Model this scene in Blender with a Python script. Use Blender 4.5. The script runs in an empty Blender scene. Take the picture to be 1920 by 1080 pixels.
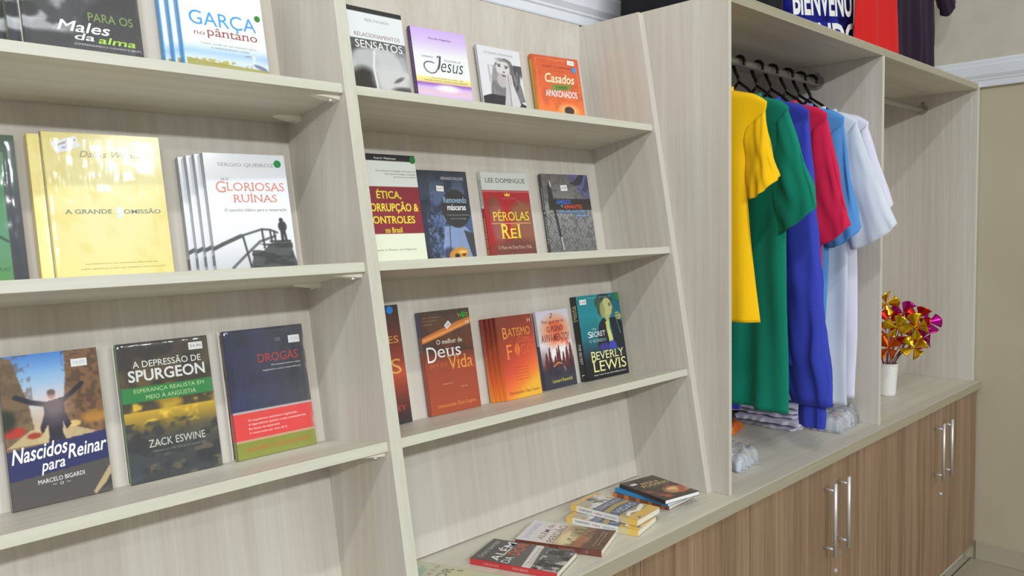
import bpy, bmesh, math, random
import numpy as np
from mathutils import Vector, Matrix, noise

random.seed(7)
C = bpy.context.scene.collection
D = bpy.data
PI = math.pi
HC = 0.812                      # height of the worktop above the floor

# ------------------------------------------------------------------ camera
cam = D.cameras.new('camera'); cam_o = D.objects.new('camera', cam); C.objects.link(cam_o)
cam.sensor_width = 36.0; cam.lens = 1505.63 * 36 / 1920; cam.clip_start = 0.02
def cam_axes(pitch, roll, yaw):
    p, r, y = (math.radians(a) for a in (pitch, roll, yaw))
    fw = Vector((math.sin(y)*math.cos(p), math.cos(y)*math.cos(p), math.sin(p)))
    rt = Vector((math.cos(y), -math.sin(y), 0)); up = rt.cross(fw)
    return math.cos(r)*rt + math.sin(r)*up, -math.sin(r)*rt + math.cos(r)*up, fw
rt_, up_, fw_ = cam_axes(-4.1186, -1.1918, 44.6654)
cam_o.matrix_world = Matrix(((rt_.x, up_.x, -fw_.x, -1.8574), (rt_.y, up_.y, -fw_.y, -1.0718),
                             (rt_.z, up_.z, -fw_.z, 0.7068 + HC), (0, 0, 0, 1)))
bpy.context.scene.camera = cam_o

# ------------------------------------------------------------------ world, lights, exposure
sc = bpy.context.scene
sc.view_settings.view_transform = 'Standard'; sc.view_settings.look = 'None'
sc.view_settings.gamma = 1.0; sc.view_settings.use_curve_mapping = False
sc.view_settings.exposure = 0.27
w = D.worlds.new('room_air'); sc.world = w; w.use_nodes = True
bg = w.node_tree.nodes['Background']; bg.inputs[0].default_value = (0.93, 0.96, 1.0, 1); bg.inputs[1].default_value = 0.36
def area(name, loc, sx, sy, power, aim, col=(1, 1, 1)):
    l = D.lights.new(name, 'AREA'); l.shape = 'RECTANGLE'; l.size = sx; l.size_y = sy; l.energy = power; l.color = col
    o = D.objects.new(name, l); C.objects.link(o); o.location = loc
    z = (Vector(loc) - Vector(aim)).normalized(); x = Vector((1, 0, 0)); x = (x - z*x.dot(z)).normalized(); y = z.cross(x)
    o.matrix_world = Matrix(((x.x, y.x, z.x, loc[0]), (x.y, y.y, z.y, loc[1]), (x.z, y.z, z.z, loc[2]), (0, 0, 0, 1)))
    return o
area('ceiling_tubes_near', (-2.7, -2.2, 4.6), 1.3, 0.1, 50, (-2.7, 0.2, 1.2), (0.97, 0.99, 1.0))
area('ceiling_tubes_right', (1.75, -8.6, 6.1), 1.2, 0.3, 75, (1.75, 0.3, 1.2), (0.93, 0.98, 1.0))
area('ceiling_tubes_far', (-4.6, -8.0, 4.75), 6.0, 0.25, 400, (-4.6, 0.3, 1.2), (0.93, 0.98, 1.0))

# ------------------------------------------------------------------ small helpers
def lin(c):
    c = np.asarray(c, float) / 255.0
    return np.where(c <= 0.04045, c / 12.92, ((c + 0.055) / 1.055) ** 2.4)
def lin4(c): return tuple(lin(c)) + (1.0,)

def mat(name, col=None, rough=0.5, metal=0.0, coat=0.0, spec=0.5):
    m = D.materials.new(name); m.use_nodes = True
    b = m.node_tree.nodes['Principled BSDF']
    if col is not None: b.inputs['Base Color'].default_value = lin4(col)
    b.inputs['Roughness'].default_value = rough; b.inputs['Metallic'].default_value = metal
    b.inputs['Coat Weight'].default_value = coat; b.inputs['Coat Roughness'].default_value = 0.12
    b.inputs['Specular IOR Level'].default_value = spec
    return m
def nodes(m): return m.node_tree.nodes, m.node_tree.links, m.node_tree.nodes['Principled BSDF']

def wood(name, c_dark, c_mid, c_light, axis, fine=60.0, rough=0.45, tilt=0.0, wide=9.0, band=0.5):
    """laminate with long grain running along 'axis'"""
    m = mat(name, c_mid, rough); n, l, b = nodes(m)
    tc = n.new('ShaderNodeTexCoord'); mp = n.new('ShaderNodeMapping'); mp.vector_type = 'TEXTURE'
    mp.inputs['Rotation'].default_value = (tilt, 0, 0)
    l.new(tc.outputs['Object'], mp.inputs['Vector'])
    outs = []
    for sc_, det in ((wide, 3.0), (fine, 4.0), (fine * 4, 2.0)):
        m2 = n.new('ShaderNodeMapping'); s = [sc_, sc_, sc_]
        s['XYZ'.index(axis)] = sc_ * 0.022
        m2.inputs['Scale'].default_value = s; l.new(mp.outputs['Vector'], m2.inputs['Vector'])
        nz = n.new('ShaderNodeTexNoise'); nz.inputs['Scale'].default_value = 1.0; nz.inputs['Detail'].default_value = det
        nz.inputs['Roughness'].default_value = 0.55
        l.new(m2.outputs['Vector'], nz.inputs['Vector']); outs.append(nz.outputs['Fac'])
    a = n.new('ShaderNodeMath'); a.operation = 'MULTIPLY_ADD'; a.inputs[1].default_value = band
    l.new(outs[0], a.inputs[0])
    b2 = n.new('ShaderNodeMath'); b2.operation = 'MULTIPLY'; b2.inputs[1].default_value = (1 - band) * 0.7
    l.new(outs[1], b2.inputs[0]); l.new(b2.outputs[0], a.inputs[2])
    a3 = n.new('ShaderNodeMath'); a3.operation = 'MULTIPLY_ADD'; a3.inputs[1].default_value = (1 - band) * 0.3
    l.new(outs[2], a3.inputs[0]); l.new(a.outputs[0], a3.inputs[2])
    r = n.new('ShaderNodeValToRGB'); e = r.color_ramp.elements
    e[0].position = 0.33; e[0].color = lin4(c_dark); e[1].position = 0.68; e[1].color = lin4(c_light)
    k = e.new(0.5); k.color = lin4(c_mid)
    l.new(a3.outputs[0], r.inputs['Fac']); l.new(r.outputs['Color'], b.inputs['Base Color'])
    return m

TH = math.atan(0.1624)          # lean of the display bookcase
LW = ((193, 185, 173), (205, 198, 187), (215, 212, 205))
M = {}
M['wood_v'] = wood('light_laminate_vertical', *LW, 'Z')
M['wood_s'] = wood('light_laminate_leaning', *LW, 'Z', tilt=-TH)
M['wood_x'] = wood('light_laminate_along', (190, 182, 167), (204, 199, 185), (216, 213, 203), 'X')
M['wood_y'] = wood('light_laminate_deep', *LW, 'Y')
M['edge'] = wood('edge_band', (194, 191, 177), (203, 201, 187), (212, 211, 199), 'X', fine=90)
M['edge_v'] = wood('edge_band_upright', (194, 191, 177), (203, 201, 187), (212, 211, 199), 'Z', fine=90)
M['edge_top'] = wood('worktop_edge_band', (156, 149, 126), (166, 159, 137), (176, 170, 150), 'X', fine=90)
M['brown'] = wood('brown_laminate', (106, 83, 62), (143, 116, 91), (168, 142, 116), 'Z', fine=48, wide=14, rough=0.42, band=0.42)
M['chrome'] = mat('brushed_steel', (222, 222, 224), 0.42, 0.75)
M['rod'] = mat('dull_aluminium_rod', (176, 172, 164), 0.5, 0.55)
M['white_plastic'] = mat('white_plastic', (236, 236, 234), 0.4)
M['cream_plastic'] = mat('cream_plastic', (232, 228, 212), 0.4)
M['black_plastic'] = mat('black_plastic', (16, 16, 18), 0.3)
M['pages'] = mat('book_pages', (232, 226, 210), 0.8)
M['pages_white'] = mat('white_book_pages', (240, 240, 238), 0.8)
M['sticker'] = mat('paper_sticker', (236, 234, 238), 0.6)

def art_material():
    m = mat('printed_cover', (200, 200, 200), 0.32, coat=0.35); n, l, b = nodes(m)
    a = n.new('ShaderNodeAttribute'); a.attribute_name = 'print'
    l.new(a.outputs['Color'], b.inputs['Base Color']); return m
M['print'] = art_material()

def film_material():
    m = mat('clear_shrink_film', (255, 255, 255), 0.08); n, l, b = nodes(m)
    b.inputs['Alpha'].default_value = 1.0
    g = n.new('ShaderNodeBsdfGlossy'); g.inputs['Roughness'].default_value = 0.09; g.inputs['Color'].default_value = (1, 1, 1, 1)
    t = n.new('ShaderNodeBsdfTransparent'); mx = n.new('ShaderNodeMixShader')
    fr = n.new('ShaderNodeFresnel'); fr.inputs['IOR'].default_value = 1.5
    tc = n.new('ShaderNodeTexCoord'); mp = n.new('ShaderNodeMapping'); mp.inputs['Scale'].default_value = (60, 60, 9)
    nz = n.new('ShaderNodeTexNoise'); nz.inputs['Scale'].default_value = 1.0; nz.inputs['Detail'].default_value = 2.5
    bp = n.new('ShaderNodeBump'); bp.inputs['Strength'].default_value = 0.3; bp.inputs['Distance'].default_value = 0.003
    l.new(tc.outputs['Object'], mp.inputs['Vector']); l.new(mp.outputs['Vector'], nz.inputs['Vector'])
    l.new(nz.outputs['Fac'], bp.inputs['Height']); l.new(bp.outputs['Normal'], g.inputs['Normal']); l.new(bp.outputs['Normal'], fr.inputs['Normal'])
    l.new(fr.outputs['Fac'], mx.inputs['Fac']); l.new(t.outputs[0], mx.inputs[1]); l.new(g.outputs[0], mx.inputs[2])
    out = n['Material Output']; l.new(mx.outputs[0], out.inputs['Surface']); return m
M['film'] = film_material()

def cloth(name, col, rough=0.85):
    m = mat(name, col, rough, spec=0.2); n, l, b = nodes(m)
    tc = n.new('ShaderNodeTexCoord'); nz = n.new('ShaderNodeTexNoise'); nz.inputs['Scale'].default_value = 900
    bp = n.new('ShaderNodeBump'); bp.inputs['Strength'].default_value = 0.12; bp.inputs['Distance'].default_value = 0.001
    l.new(tc.outputs['Object'], nz.inputs['Vector']); l.new(nz.outputs['Fac'], bp.inputs['Height']); l.new(bp.outputs['Normal'], b.inputs['Normal'])
    b.inputs['Sheen Weight'].default_value = 0.05
    return m

def paint(name, c1, c2, scale, bump=0.0, rough=0.75):
    m = mat(name, c1, rough); n, l, b = nodes(m)
    tc = n.new('ShaderNodeTexCoord'); nz = n.new('ShaderNodeTexNoise'); nz.inputs['Scale'].default_value = scale; nz.inputs['Detail'].default_value = 6
    r = n.new('ShaderNodeValToRGB'); r.color_ramp.elements[0].color = lin4(c1); r.color_ramp.elements[1].color = lin4(c2)
    r.color_ramp.elements[0].position = 0.35; r.color_ramp.elements[1].position = 0.65
    l.new(tc.outputs['Object'], nz.inputs['Vector']); l.new(nz.outputs['Fac'], r.inputs['Fac']); l.new(r.outputs['Color'], b.inputs['Base Color'])
    if bump:
        bp = n.new('ShaderNodeBump'); bp.inputs['Strength'].default_value = bump; bp.inputs['Distance'].default_value = 0.01
        l.new(nz.outputs['Fac'], bp.inputs['Height']); l.new(bp.outputs['Normal'], b.inputs['Normal'])
    return m
M['wall'] = paint('cream_wall_paint', (188, 178, 154), (193, 184, 161), 2.2, 0.05)
M['wall_up'] = paint('rough_wall_plaster', (196, 191, 176), (204, 200, 186), 7, 0.25)
M['trim'] = mat('white_gloss_trim', (226, 230, 238), 0.35)
M['skirting'] = paint('cream_tile_skirting', (176, 167, 146), (182, 173, 153), 5, 0)
M['ceil'] = mat('ceiling_paint', (235, 235, 230), 0.8)
def floor_material():
    m = mat('cream_floor_tiles', (205, 197, 178), 0.3); n, l, b = nodes(m)
    tc = n.new('ShaderNodeTexCoord'); br = n.new('ShaderNodeTexBrick'); br.offset = 0.0
    br.inputs['Color1'].default_value = lin4((172, 164, 146)); br.inputs['Color2'].default_value = lin4((168, 160, 142))
    br.inputs['Mortar'].default_value = lin4((90, 82, 68)); br.inputs['Scale'].default_value = 1.0
    br.inputs['Mortar Size'].default_value = 0.004; br.inputs['Brick Width'].default_value = 0.45; br.inputs['Row Height'].default_value = 0.45
    l.new(tc.outputs['Object'], br.inputs['Vector']); l.new(br.outputs['Color'], b.inputs['Base Color']); return m
M['floor'] = floor_material()

# mesh building ------------------------------------------------------
def link(name, me, m=None, parent=None, smooth=False):
    o = D.objects.new(name, me); C.objects.link(o)
    if m is not None:
        for k in (m if isinstance(m, (list, tuple)) else [m]): me.materials.append(k)
    if parent is not None: o.parent = parent
    if smooth: me.shade_smooth()
    return o
def obj(name, bm, m, parent=None, smooth=False):
    me = D.meshes.new(name); bmesh.ops.recalc_face_normals(bm, faces=bm.faces[:]); bm.to_mesh(me); bm.free()
    return link(name, me, m, parent, smooth)
def tag(o, label, cat, group=None, kind=None):
    o['label'] = label; o['category'] = cat
    if group: o['group'] = group
    if kind: o['kind'] = kind
    return o
def struct(o): o['kind'] = 'structure'; return o
def thing(name, label, cat, loc=(0, 0, 0), rotz=0.0, group=None):
    o = D.objects.new(name, None); C.objects.link(o); o.empty_display_size = 0.05
    o.location = loc; o.rotation_euler = (0, 0, rotz); tag(o, label, cat, group); return o
def bx(bm, x0, x1, y0, y1, z0, z1, mi=0, bev=0.0):
    vs = [bm.verts.new((x, y, z)) for x in (x0, x1) for y in (y0, y1) for z in (z0, z1)]
    fs = [bm.faces.new([vs[i] for i in q]) for q in ((0, 1, 3, 2), (4, 6, 7, 5), (0, 4, 5, 1), (2, 3, 7, 6), (0, 2, 6, 4), (1, 5, 7, 3))]
    for f in fs: f.material_index = mi
    if bev: bmesh.ops.bevel(bm, geom=list({e for f in fs for e in f.edges}), offset=bev, segments=2, affect='EDGES', profile=0.5)
    return fs
def box(name, x0, x1, y0, y1, z0, z1, m, parent=None, bev=0.0008):
    bm = bmesh.new(); bx(bm, x0, x1, y0, y1, z0, z1, 0, bev); return obj(name, bm, m, parent)
def prism(name, prof, x0, x1, m, parent=None, front=None, bev=0.0):
    """extrude a (y,z) outline along x; 'front' = indices of side faces with the second material"""
    bm = bmesh.new(); n = len(prof)
    a = [bm.verts.new((x0, p[0], p[1])) for p in prof]; b = [bm.verts.new((x1, p[0], p[1])) for p in prof]
    bm.faces.new(a); bm.faces.new(b[::-1])
    for i in range(n):
        f = bm.faces.new((a[i], a[(i+1) % n], b[(i+1) % n], b[i]))
        if front and i in front: f.material_index = 1
    if bev: bmesh.ops.bevel(bm, geom=bm.edges[:], offset=bev, segments=2, affect='EDGES', profile=0.5)
    return obj(name, bm, m, parent)
def tube(bm, pts, r, seg=10, cap=True, mi=0):
    pts = [Vector(p) for p in pts]; rs = r if isinstance(r, (list, tuple)) else [r] * len(pts)
    rings = []; ref = None
    for i, p in enumerate(pts):
        t = (pts[min(i+1, len(pts)-1)] - pts[max(i-1, 0)]).normalized()
        if ref is None: ref = t.orthogonal().normalized()
        ref = (ref - t * ref.dot(t)).normalized(); q = t.cross(ref)
        rings.append([bm.verts.new(p + rs[i] * (math.cos(2*PI*k/seg) * ref + math.sin(2*PI*k/seg) * q)) for k in range(seg)])
    for a, b in zip(rings, rings[1:]):
        for k in range(seg):
            f = bm.faces.new((a[k], a[(k+1) % seg], b[(k+1) % seg], b[k])); f.material_index = mi
    if cap: bm.faces.new(rings[0][::-1]).material_index = mi; bm.faces.new(rings[-1]).material_index = mi
def lathe(bm, prof, seg=40):
    rings = []
    for r, z in prof:
        rings.append([bm.verts.new((r*math.cos(2*PI*k/seg), r*math.sin(2*PI*k/seg), z)) for k in range(seg)] if r > 1e-6 else [bm.verts.new((0, 0, z))])
    for a, b in zip(rings, rings[1:]):
        for k in range(seg):
            k2 = (k+1) % seg
            if len(a) == 1: bm.faces.new((a[0], b[k], b[k2]))
            elif len(b) == 1: bm.faces.new((a[k], a[k2], b[0]))
            else: bm.faces.new((a[k], a[k2], b[k2], b[k]))
def dup(root, loc=None, label=None):
    """a copy of a thing with copies of its parts and their sub-parts"""
    r = root.copy(); C.objects.link(r)
    if label: r['label'] = label
    for ch in list(root.children):
        c = ch.copy(); C.objects.link(c); c.parent = r
        for g in ch.children:
            d = g.copy(); C.objects.link(d); d.parent = c
    return r

# ------------------------------------------------------------------ room shell
YW = 0.50                        # back wall plane
XR = 2.086                       # right wall plane
ZT = HC + 1.30                   # underside of the white wall moulding
struct(box('floor', -5.0, XR, -9.5, YW, -0.05, 0.0, M['floor'], bev=0))
struct(box('wall_back', -5.0, XR + 0.1, YW, YW + 0.1, 0.0, 6.6, M['wall_up'], bev=0))
struct(box('wall_right', XR, XR + 0.1, -9.5, YW, 0.0, ZT + 0.06, M['wall'], bev=0))
struct(box('wall_right_upper', XR, XR + 0.1, -9.5, YW, ZT + 0.06, 6.6, M['wall_up'], bev=0))
struct(box('ceiling', -5.0, XR + 0.1, -9.5, YW + 0.1, 6.6, 6.7, M['ceil'], bev=0))
def moulding(h0, depth):
    return [(0, h0), (-depth*0.55, h0), (-depth*0.6, h0+0.004), (-depth*0.6, h0+0.026), (-depth*0.72, h0+0.03), (-depth*0.72, h0+0.036),
            (-depth, h0+0.05), (-depth, h0+0.09), (-depth*0.8, h0+0.096), (-depth*0.8, h0+0.108), (-depth*0.4, h0+0.118), (0, h0+0.12)]
struct(prism('trim_1', [(YW + y, z) for y, z in moulding(ZT, 0.036)], -5.0, XR, M['trim']))
t2 = prism('trim_2', [(y, z) for y, z in moulding(ZT - 0.02, 0.03)], -9.4, YW - 0.02, M['trim'])
t2.data.transform(Matrix(((0, 1, 0, XR), (1, 0, 0, 0), (0, 0, 1, 0), (0, 0, 0, 1)))); t2.data.flip_normals(); struct(t2)
struct(box('baseboard_right', XR - 0.012, XR, -9.4, -0.02, 0.0, 0.085, M['skirting'], bev=0.002))

# ------------------------------------------------------------------ leaning display bookcase
cT, sT = math.cos(TH), math.sin(TH)
def F(x, d, n): return Vector((x, d*cT + n*sT, -d*sT + n*cT + HC))
M3 = Matrix(((1, 0, 0, 0), (0, cT, sT, 0), (0, -sT, cT, HC), (0, 0, 0, 1)))
def keep(o, root):                                  # parent, leaving the mesh where it is
    o.parent = root; o.matrix_parent_inverse = Matrix.Translation(root.location).inverted(); return o
def fbox(name, x0, x1, d0, d1, n0, n1, mats, root, edge=True, bev=0.0008):
    bm = bmesh.new(); fs = bx(bm, x0, x1, d0, d1, n0, n1)
    if edge: fs[2].material_index = 1
    if bev: bmesh.ops.bevel(bm, geom=bm.edges[:], offset=bev, segments=2, affect='EDGES', profile=0.5)
    bm.transform(M3); return keep(obj(name, bm, mats), root)
XL0, XL1, XD1, XS0, XS1 = -2.32, -1.0126, -0.9868, -0.035, -0.0122
SH = {'s1': 1.0072, 's2': 0.6724, 's3': 0.342}       # tops of the three shelves, along the lean
D0, D1 = 0.060, 0.2755
case = thing('display_bookcase', 'tall light wood leaning bookcase holding face-out books, left of the open wardrobe', 'bookcase', (-1.0, 0.28, HC))
def yf(z): return 0.0523 + 0.1624*z
side = [(yf(0), HC), (yf(1.291), HC+1.291), (0.478, HC+1.291), (0.478, HC)]
side_t = [(yf(0), HC), (yf(1.5), HC+1.5), (0.478, HC+1.5), (0.478, HC)]
keep(prism('side_panel', side, XS0, XS1, [M['wood_s'], M['wood_s']], front=(0,), bev=0.0008), case)
keep(prism('divider_panel', side_t, XL1, XD1, [M['wood_v'], M['edge_v']], front=(0,), bev=0.0008), case)
keep(prism('side_panel', side_t, XL0 - 0.02, XL0, [M['wood_v'], M['edge_v']], front=(0,)), case)
for x0, x1 in ((XD1, XS0), (XL0, XL1)):
    zk = (0.4725*cT - 0.276)/sT; p0 = F(0, 0.276, 0.048); p1 = F(0, 0.283, 0.048)
    keep(prism('back_panel', [(p0.y, p0.z), (0.4725, HC+zk), (0.4725, HC+1.296), (0.4778, HC+1.296), (0.4778, HC+zk), (p1.y, p1.z)], x0, x1, M['wood_s']), case)
    for k, n in SH.items():
        sh = fbox('shelf', x0, x1, D0, D1, n - 0.018, n, [M['wood_x'], M['edge']], case)
        if x0 == XL0:
            for dd in (0.083, 0.226):
                bm = bmesh.new()
                pts = [(0, -0.012), (-0.03, -0.011), (-0.05, -0.006), (-0.056, 0), (-0.05, 0.006), (-0.03, 0.011), (0, 0.012)]
                a = [bm.verts.new((XL1 + px, dd + py, n - 0.0181)) for px, py in pts]
                b = [bm.verts.new((XL1 + px, dd + py*0.85, n - 0.0181 - 0.009*(1 + px/0.075))) for px, py in pts]
                bm.faces.new(a); bm.faces.new(b[::-1])
                for i in range(len(pts)): bm.faces.new((a[i], a[(i+1) % len(pts)], b[(i+1) % len(pts)], b[i]))
                bm.transform(M3)
                su = obj('shelf_support', bm, M['cream_plastic']); su.parent = sh
                su['label'] = 'small cream plastic shelf support under the shelf end'
                bm = bmesh.new(); tube(bm, [F(XL1 - 0.0145, dd, n - 0.024), F(XL1 - 0.0145, dd, n - 0.0285)], 0.005, 12)
                sw = obj('screw', bm, M['chrome']); sw.parent = sh

# ------------------------------------------------------------------ worktop and base cabinets
def front_box(name, x0, x1, y0, y1, z0, z1, mats, bev=0.001):
    bm = bmesh.new(); fs = bx(bm, x0, x1, y0, y1, z0, z1); fs[2].material_index = 1
    if bev: bmesh.ops.bevel(bm, geom=bm.edges[:], offset=bev, segments=2, affect='EDGES', profile=0.5)
    return obj(name, bm, mats)
tag(front_box('worktop', -2.4, 2.082, -0.0273, 0.498, HC - 0.034, HC, [M['wood_x'], M['edge_top']]),
    'long pale wood worktop running under the bookcase and the wardrobe', 'worktop')
def bar_handle(x, door):
    bm = bmesh.new(); y = -0.047
    tube(bm, [(x, y, HC-0.088), (x, y, HC-0.318)], 0.006, 14)
    for z in (-0.111, -0.296): tube(bm, [(x, y, HC+z), (x, -0.0121, HC+z)], 0.0042, 10)
    h = obj('handle', bm, M['chrome'], smooth=True); h.parent = door; h['label'] = 'brushed steel bar handle'
    return h
def cabinet(x0, xm, x1, label, last=False):
    t = thing('base_cabinet', label, 'cabinet', ((x0+x1)/2, 0.2, 0), group='base cabinets under the worktop')
    inv = Matrix.Translation(t.location).inverted()
    keep(box('carcass', x0 + 0.001, x1 - 0.001, 0.0075, 0.49, 0.07, HC - 0.0345, M['brown'], bev=0), t)
    keep(box('plinth', x0 + 0.001, x1 - 0.001, 0.03, 0.045, 0.0, 0.0695, M['wood_x'], bev=0), t)
    for a, b, right in ((x0, xm, 0), (xm, x1, 1)):
        d = keep(box('door', a + 0.0014, b - 0.0014, -0.012, 0.0065, 0.068, HC - 0.038, M['brown'], bev=0.0007), t)
        h = bar_handle(xm + 0.049 if right else xm - 0.05, d)
        if right:
            bm = bmesh.new(); tube(bm, [(xm + 0.036, -0.0122, HC - 0.399), (xm + 0.036, -0.0165, HC - 0.399)], [0.0085, 0.0075], 18)
            tube(bm, [(xm + 0.036, -0.016, HC - 0.399), (xm + 0.036, -0.0185, HC - 0.399)], 0.0045, 12)
            k = obj('lock', bm, M['chrome'], smooth=False); k.parent = d
cabinet(-0.912, -0.42, 0.0717, 'brown wood grain base cabinet cut by the bottom of the frame, under the flat books')
cabinet(0.0717, 0.58, 1.08, 'brown wood grain base cabinet with steel bar handles, below the hanging shirts')
cabinet(1.08, 1.58, 2.078, 'brown wood grain base cabinet in the corner by the cream wall')

# ------------------------------------------------------------------ open wardrobe
WZ = HC + 1.27
ward = thing('open_wardrobe', 'light wood doorless wardrobe with two hanging rails standing on the worktop', 'wardrobe', (1.03, 0.24, HC))
def wpart(name, *a, **k): return keep(front_box(name, *a, **k), ward)
wpart('side_panel', -0.0122, 0.0, 0.0, 0.495, HC, WZ + 0.025, [M['wood_v'], M['edge_v']])
wpart('side_panel', 2.052, 2.078, 0.0, 0.495, HC, WZ + 0.025, [M['wood_v'], M['edge_v']])
wpart('divider_panel', 0.9886, 1.0066, 0.0, 0.46, HC, WZ, [M['wood_v'], M['edge_v']])
wpart('top_panel', 0.0, 2.052, 0.0, 0.495, WZ, WZ + 0.025, [M['wood_x'], M['edge_top']])
keep(box('back_panel', 0.0, 2.052, 0.4605, 0.4705, HC, WZ, M['wood_v'], bev=0), ward)
for x0, x1 in ((0.0, 0.9886), (1.0066, 2.052)):
    bm = bmesh.new(); tube(bm, [(x0 + 0.002, 0.223, HC+1.21), (x1 - 0.002, 0.223, HC+1.21)], 0.0125, 24)
    r = keep(obj('clothes_rail', bm, M['rod'], smooth=False), ward); r.data.shade_smooth()
    for xa, xb in ((x0, x0 + 0.007), (x1 - 0.007, x1)):
        bm = bmesh.new(); tube(bm, [(xa, 0.223, HC+1.211), (xb, 0.223, HC+1.211)], 0.023, 24)
        tube(bm, [(xa, 0.223, HC+1.232), (xb, 0.223, HC+1.240)], 0.007, 10)
        f = obj('rail_flange', bm, M['rod']); f.parent = r

# ------------------------------------------------------------------ printed covers (drawn into a colour attribute)
class Art:
    """a little canvas in cover coordinates: x 0..1 left to right, y 0..1 top to bottom"""
    def __init__(s, w, h, base, res=820):
        s.nx = max(8, int(w*res)); s.ny = max(8, int(h*res))
        s.x, s.y = np.meshgrid((np.arange(s.nx) + 0.5)/s.nx, (np.arange(s.ny) + 0.5)/s.ny)
        s.asp = h/w; s.a = np.empty((s.ny, s.nx, 3)); s.a[:] = base; s.rng = np.random.RandomState(3)
    def put(s, m, c):
        m = np.clip(m, 0, 1)[..., None]; s.a = s.a*(1 - m) + np.asarray(c, float)*m; return s
    def rect(s, x0, y0, x1, y1, c, k=1.0): return s.put(((s.x >= x0) & (s.x <= x1) & (s.y >= y0) & (s.y <= y1))*k, c)
    def vgrad(s, stops, x0=0, x1=1):
        ys = [q[0] for q in stops]; m = (s.x >= x0) & (s.x <= x1) & (s.y >= ys[0]) & (s.y <= ys[-1])
        for ch in range(3):
            v = np.interp(s.y, ys, [q[1][ch] for q in stops]); s.a[..., ch] = np.where(m, v, s.a[..., ch])
        return s
    def hgrad(s, c0, c1, y0=0, y1=1, k=1.0):
        t = s.x[..., None]; m = (((s.y >= y0) & (s.y <= y1))*k)[..., None]
        s.a = s.a*(1 - m) + (np.asarray(c0, float)*(1 - t) + np.asarray(c1, float)*t)*m; return s
    def ell(s, cx, cy, rx, ry, c, soft=0.08, k=1.0, rot=0.0):
        dx = s.x - cx; dy = (s.y - cy)*s.asp; r = math.radians(rot)
        u = (dx*math.cos(r) + dy*math.sin(r))/rx; v = (-dx*math.sin(r) + dy*math.cos(r))/(ry*s.asp)
        d = np.sqrt(u*u + v*v); return s.put(np.clip((1 - d)/max(soft, 1e-3) + 0.5, 0, 1)*k, c)
    def poly(s, pts, c, k=1.0):
        ins = np.zeros(s.x.shape, bool); n = len(pts)
        for i in range(n):
            (xa, ya), (xb, yb) = pts[i], pts[(i+1) % n]
            if ya == yb: continue
            cr = ((ya > s.y) != (yb > s.y)) & (s.x < (xb - xa)*(s.y - ya)/(yb - ya) + xa); ins ^= cr
        return s.put(ins*k, c)
    def line(s, pts, wd, c, k=1.0):
        for (xa, ya), (xb, yb) in zip(pts, pts[1:]):
            ya_, yb_ = ya*s.asp, yb*s.asp; dx, dy = xb - xa, yb_ - ya_; L = dx*dx + dy*dy + 1e-9
            t = np.clip(((s.x - xa)*dx + (s.y*s.asp - ya_)*dy)/L, 0, 1)
            d = np.hypot(s.x - xa - t*dx, s.y*s.asp - ya_ - t*dy); s.put(np.clip((wd - d)/0.006 + 0.5, 0, 1)*k, c)
        return s
    def noise(s, nx, ny, seed=1, oct_=3):
        r = np.random.RandomState(seed); out = np.zeros(s.x.shape); amp = 1.0; tot = 0
        for o in range(oct_):
            gx, gy = max(2, int(nx*2**o)), max(2, int(ny*2**o)); g = r.rand(gy + 2, gx + 2)
            fx, fy = s.x*gx, s.y*gy; ix, iy = fx.astype(int), fy.astype(int); tx, ty = fx - ix, fy - iy
            tx = tx*tx*(3 - 2*tx); ty = ty*ty*(3 - 2*ty)
            out += amp*((g[iy, ix]*(1-tx) + g[iy, ix+1]*tx)*(1-ty) + (g[iy+1, ix]*(1-tx) + g[iy+1, ix+1]*tx)*ty); tot += amp; amp *= 0.55
        return out/tot
    def mottle(s, c, nx, ny, seed=1, lo=0.45, hi=0.65, k=0.7, box=(0, 0, 1, 1)):
        m = np.clip((s.noise(nx, ny, seed) - lo)/(hi - lo), 0, 1)*k
        return s.put(m*((s.x >= box[0]) & (s.x <= box[2]) & (s.y >= box[1]) & (s.y <= box[3])), c)

_txt = {}
def raw_text(st, bold):
    cu = D.curves.new('lettering', 'FONT'); cu.body = st; cu.size = 1.0; cu.offset = bold; cu.resolution_u = 3
    o = D.objects.new('lettering', cu); me = D.meshes.new_from_object(o)
    v = np.array([p.co[:2] for p in me.vertices]); f = [tuple(p.vertices) for p in me.polygons]
    D.objects.remove(o); D.curves.remove(cu); D.meshes.remove(me); return v, f
def section(v, f, y):
    """the stretches of ink along a horizontal line"""
    iv = []
    for t in f:
        xs = []
        for a, b in zip(t, t[1:] + t[:1]):
            (xa, ya), (xb, yb) = v[a], v[b]
            if (ya > y) != (yb > y): xs.append(xa + (xb - xa)*(y - ya)/(yb - ya))
        if len(xs) >= 2: iv.append([min(xs), max(xs)])
    iv.sort(); out = []
    for a, b in iv:
        if out and a <= out[-1][1] + 1e-4: out[-1][1] = max(out[-1][1], b)
        else: out.append([a, b])
    return out
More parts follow.
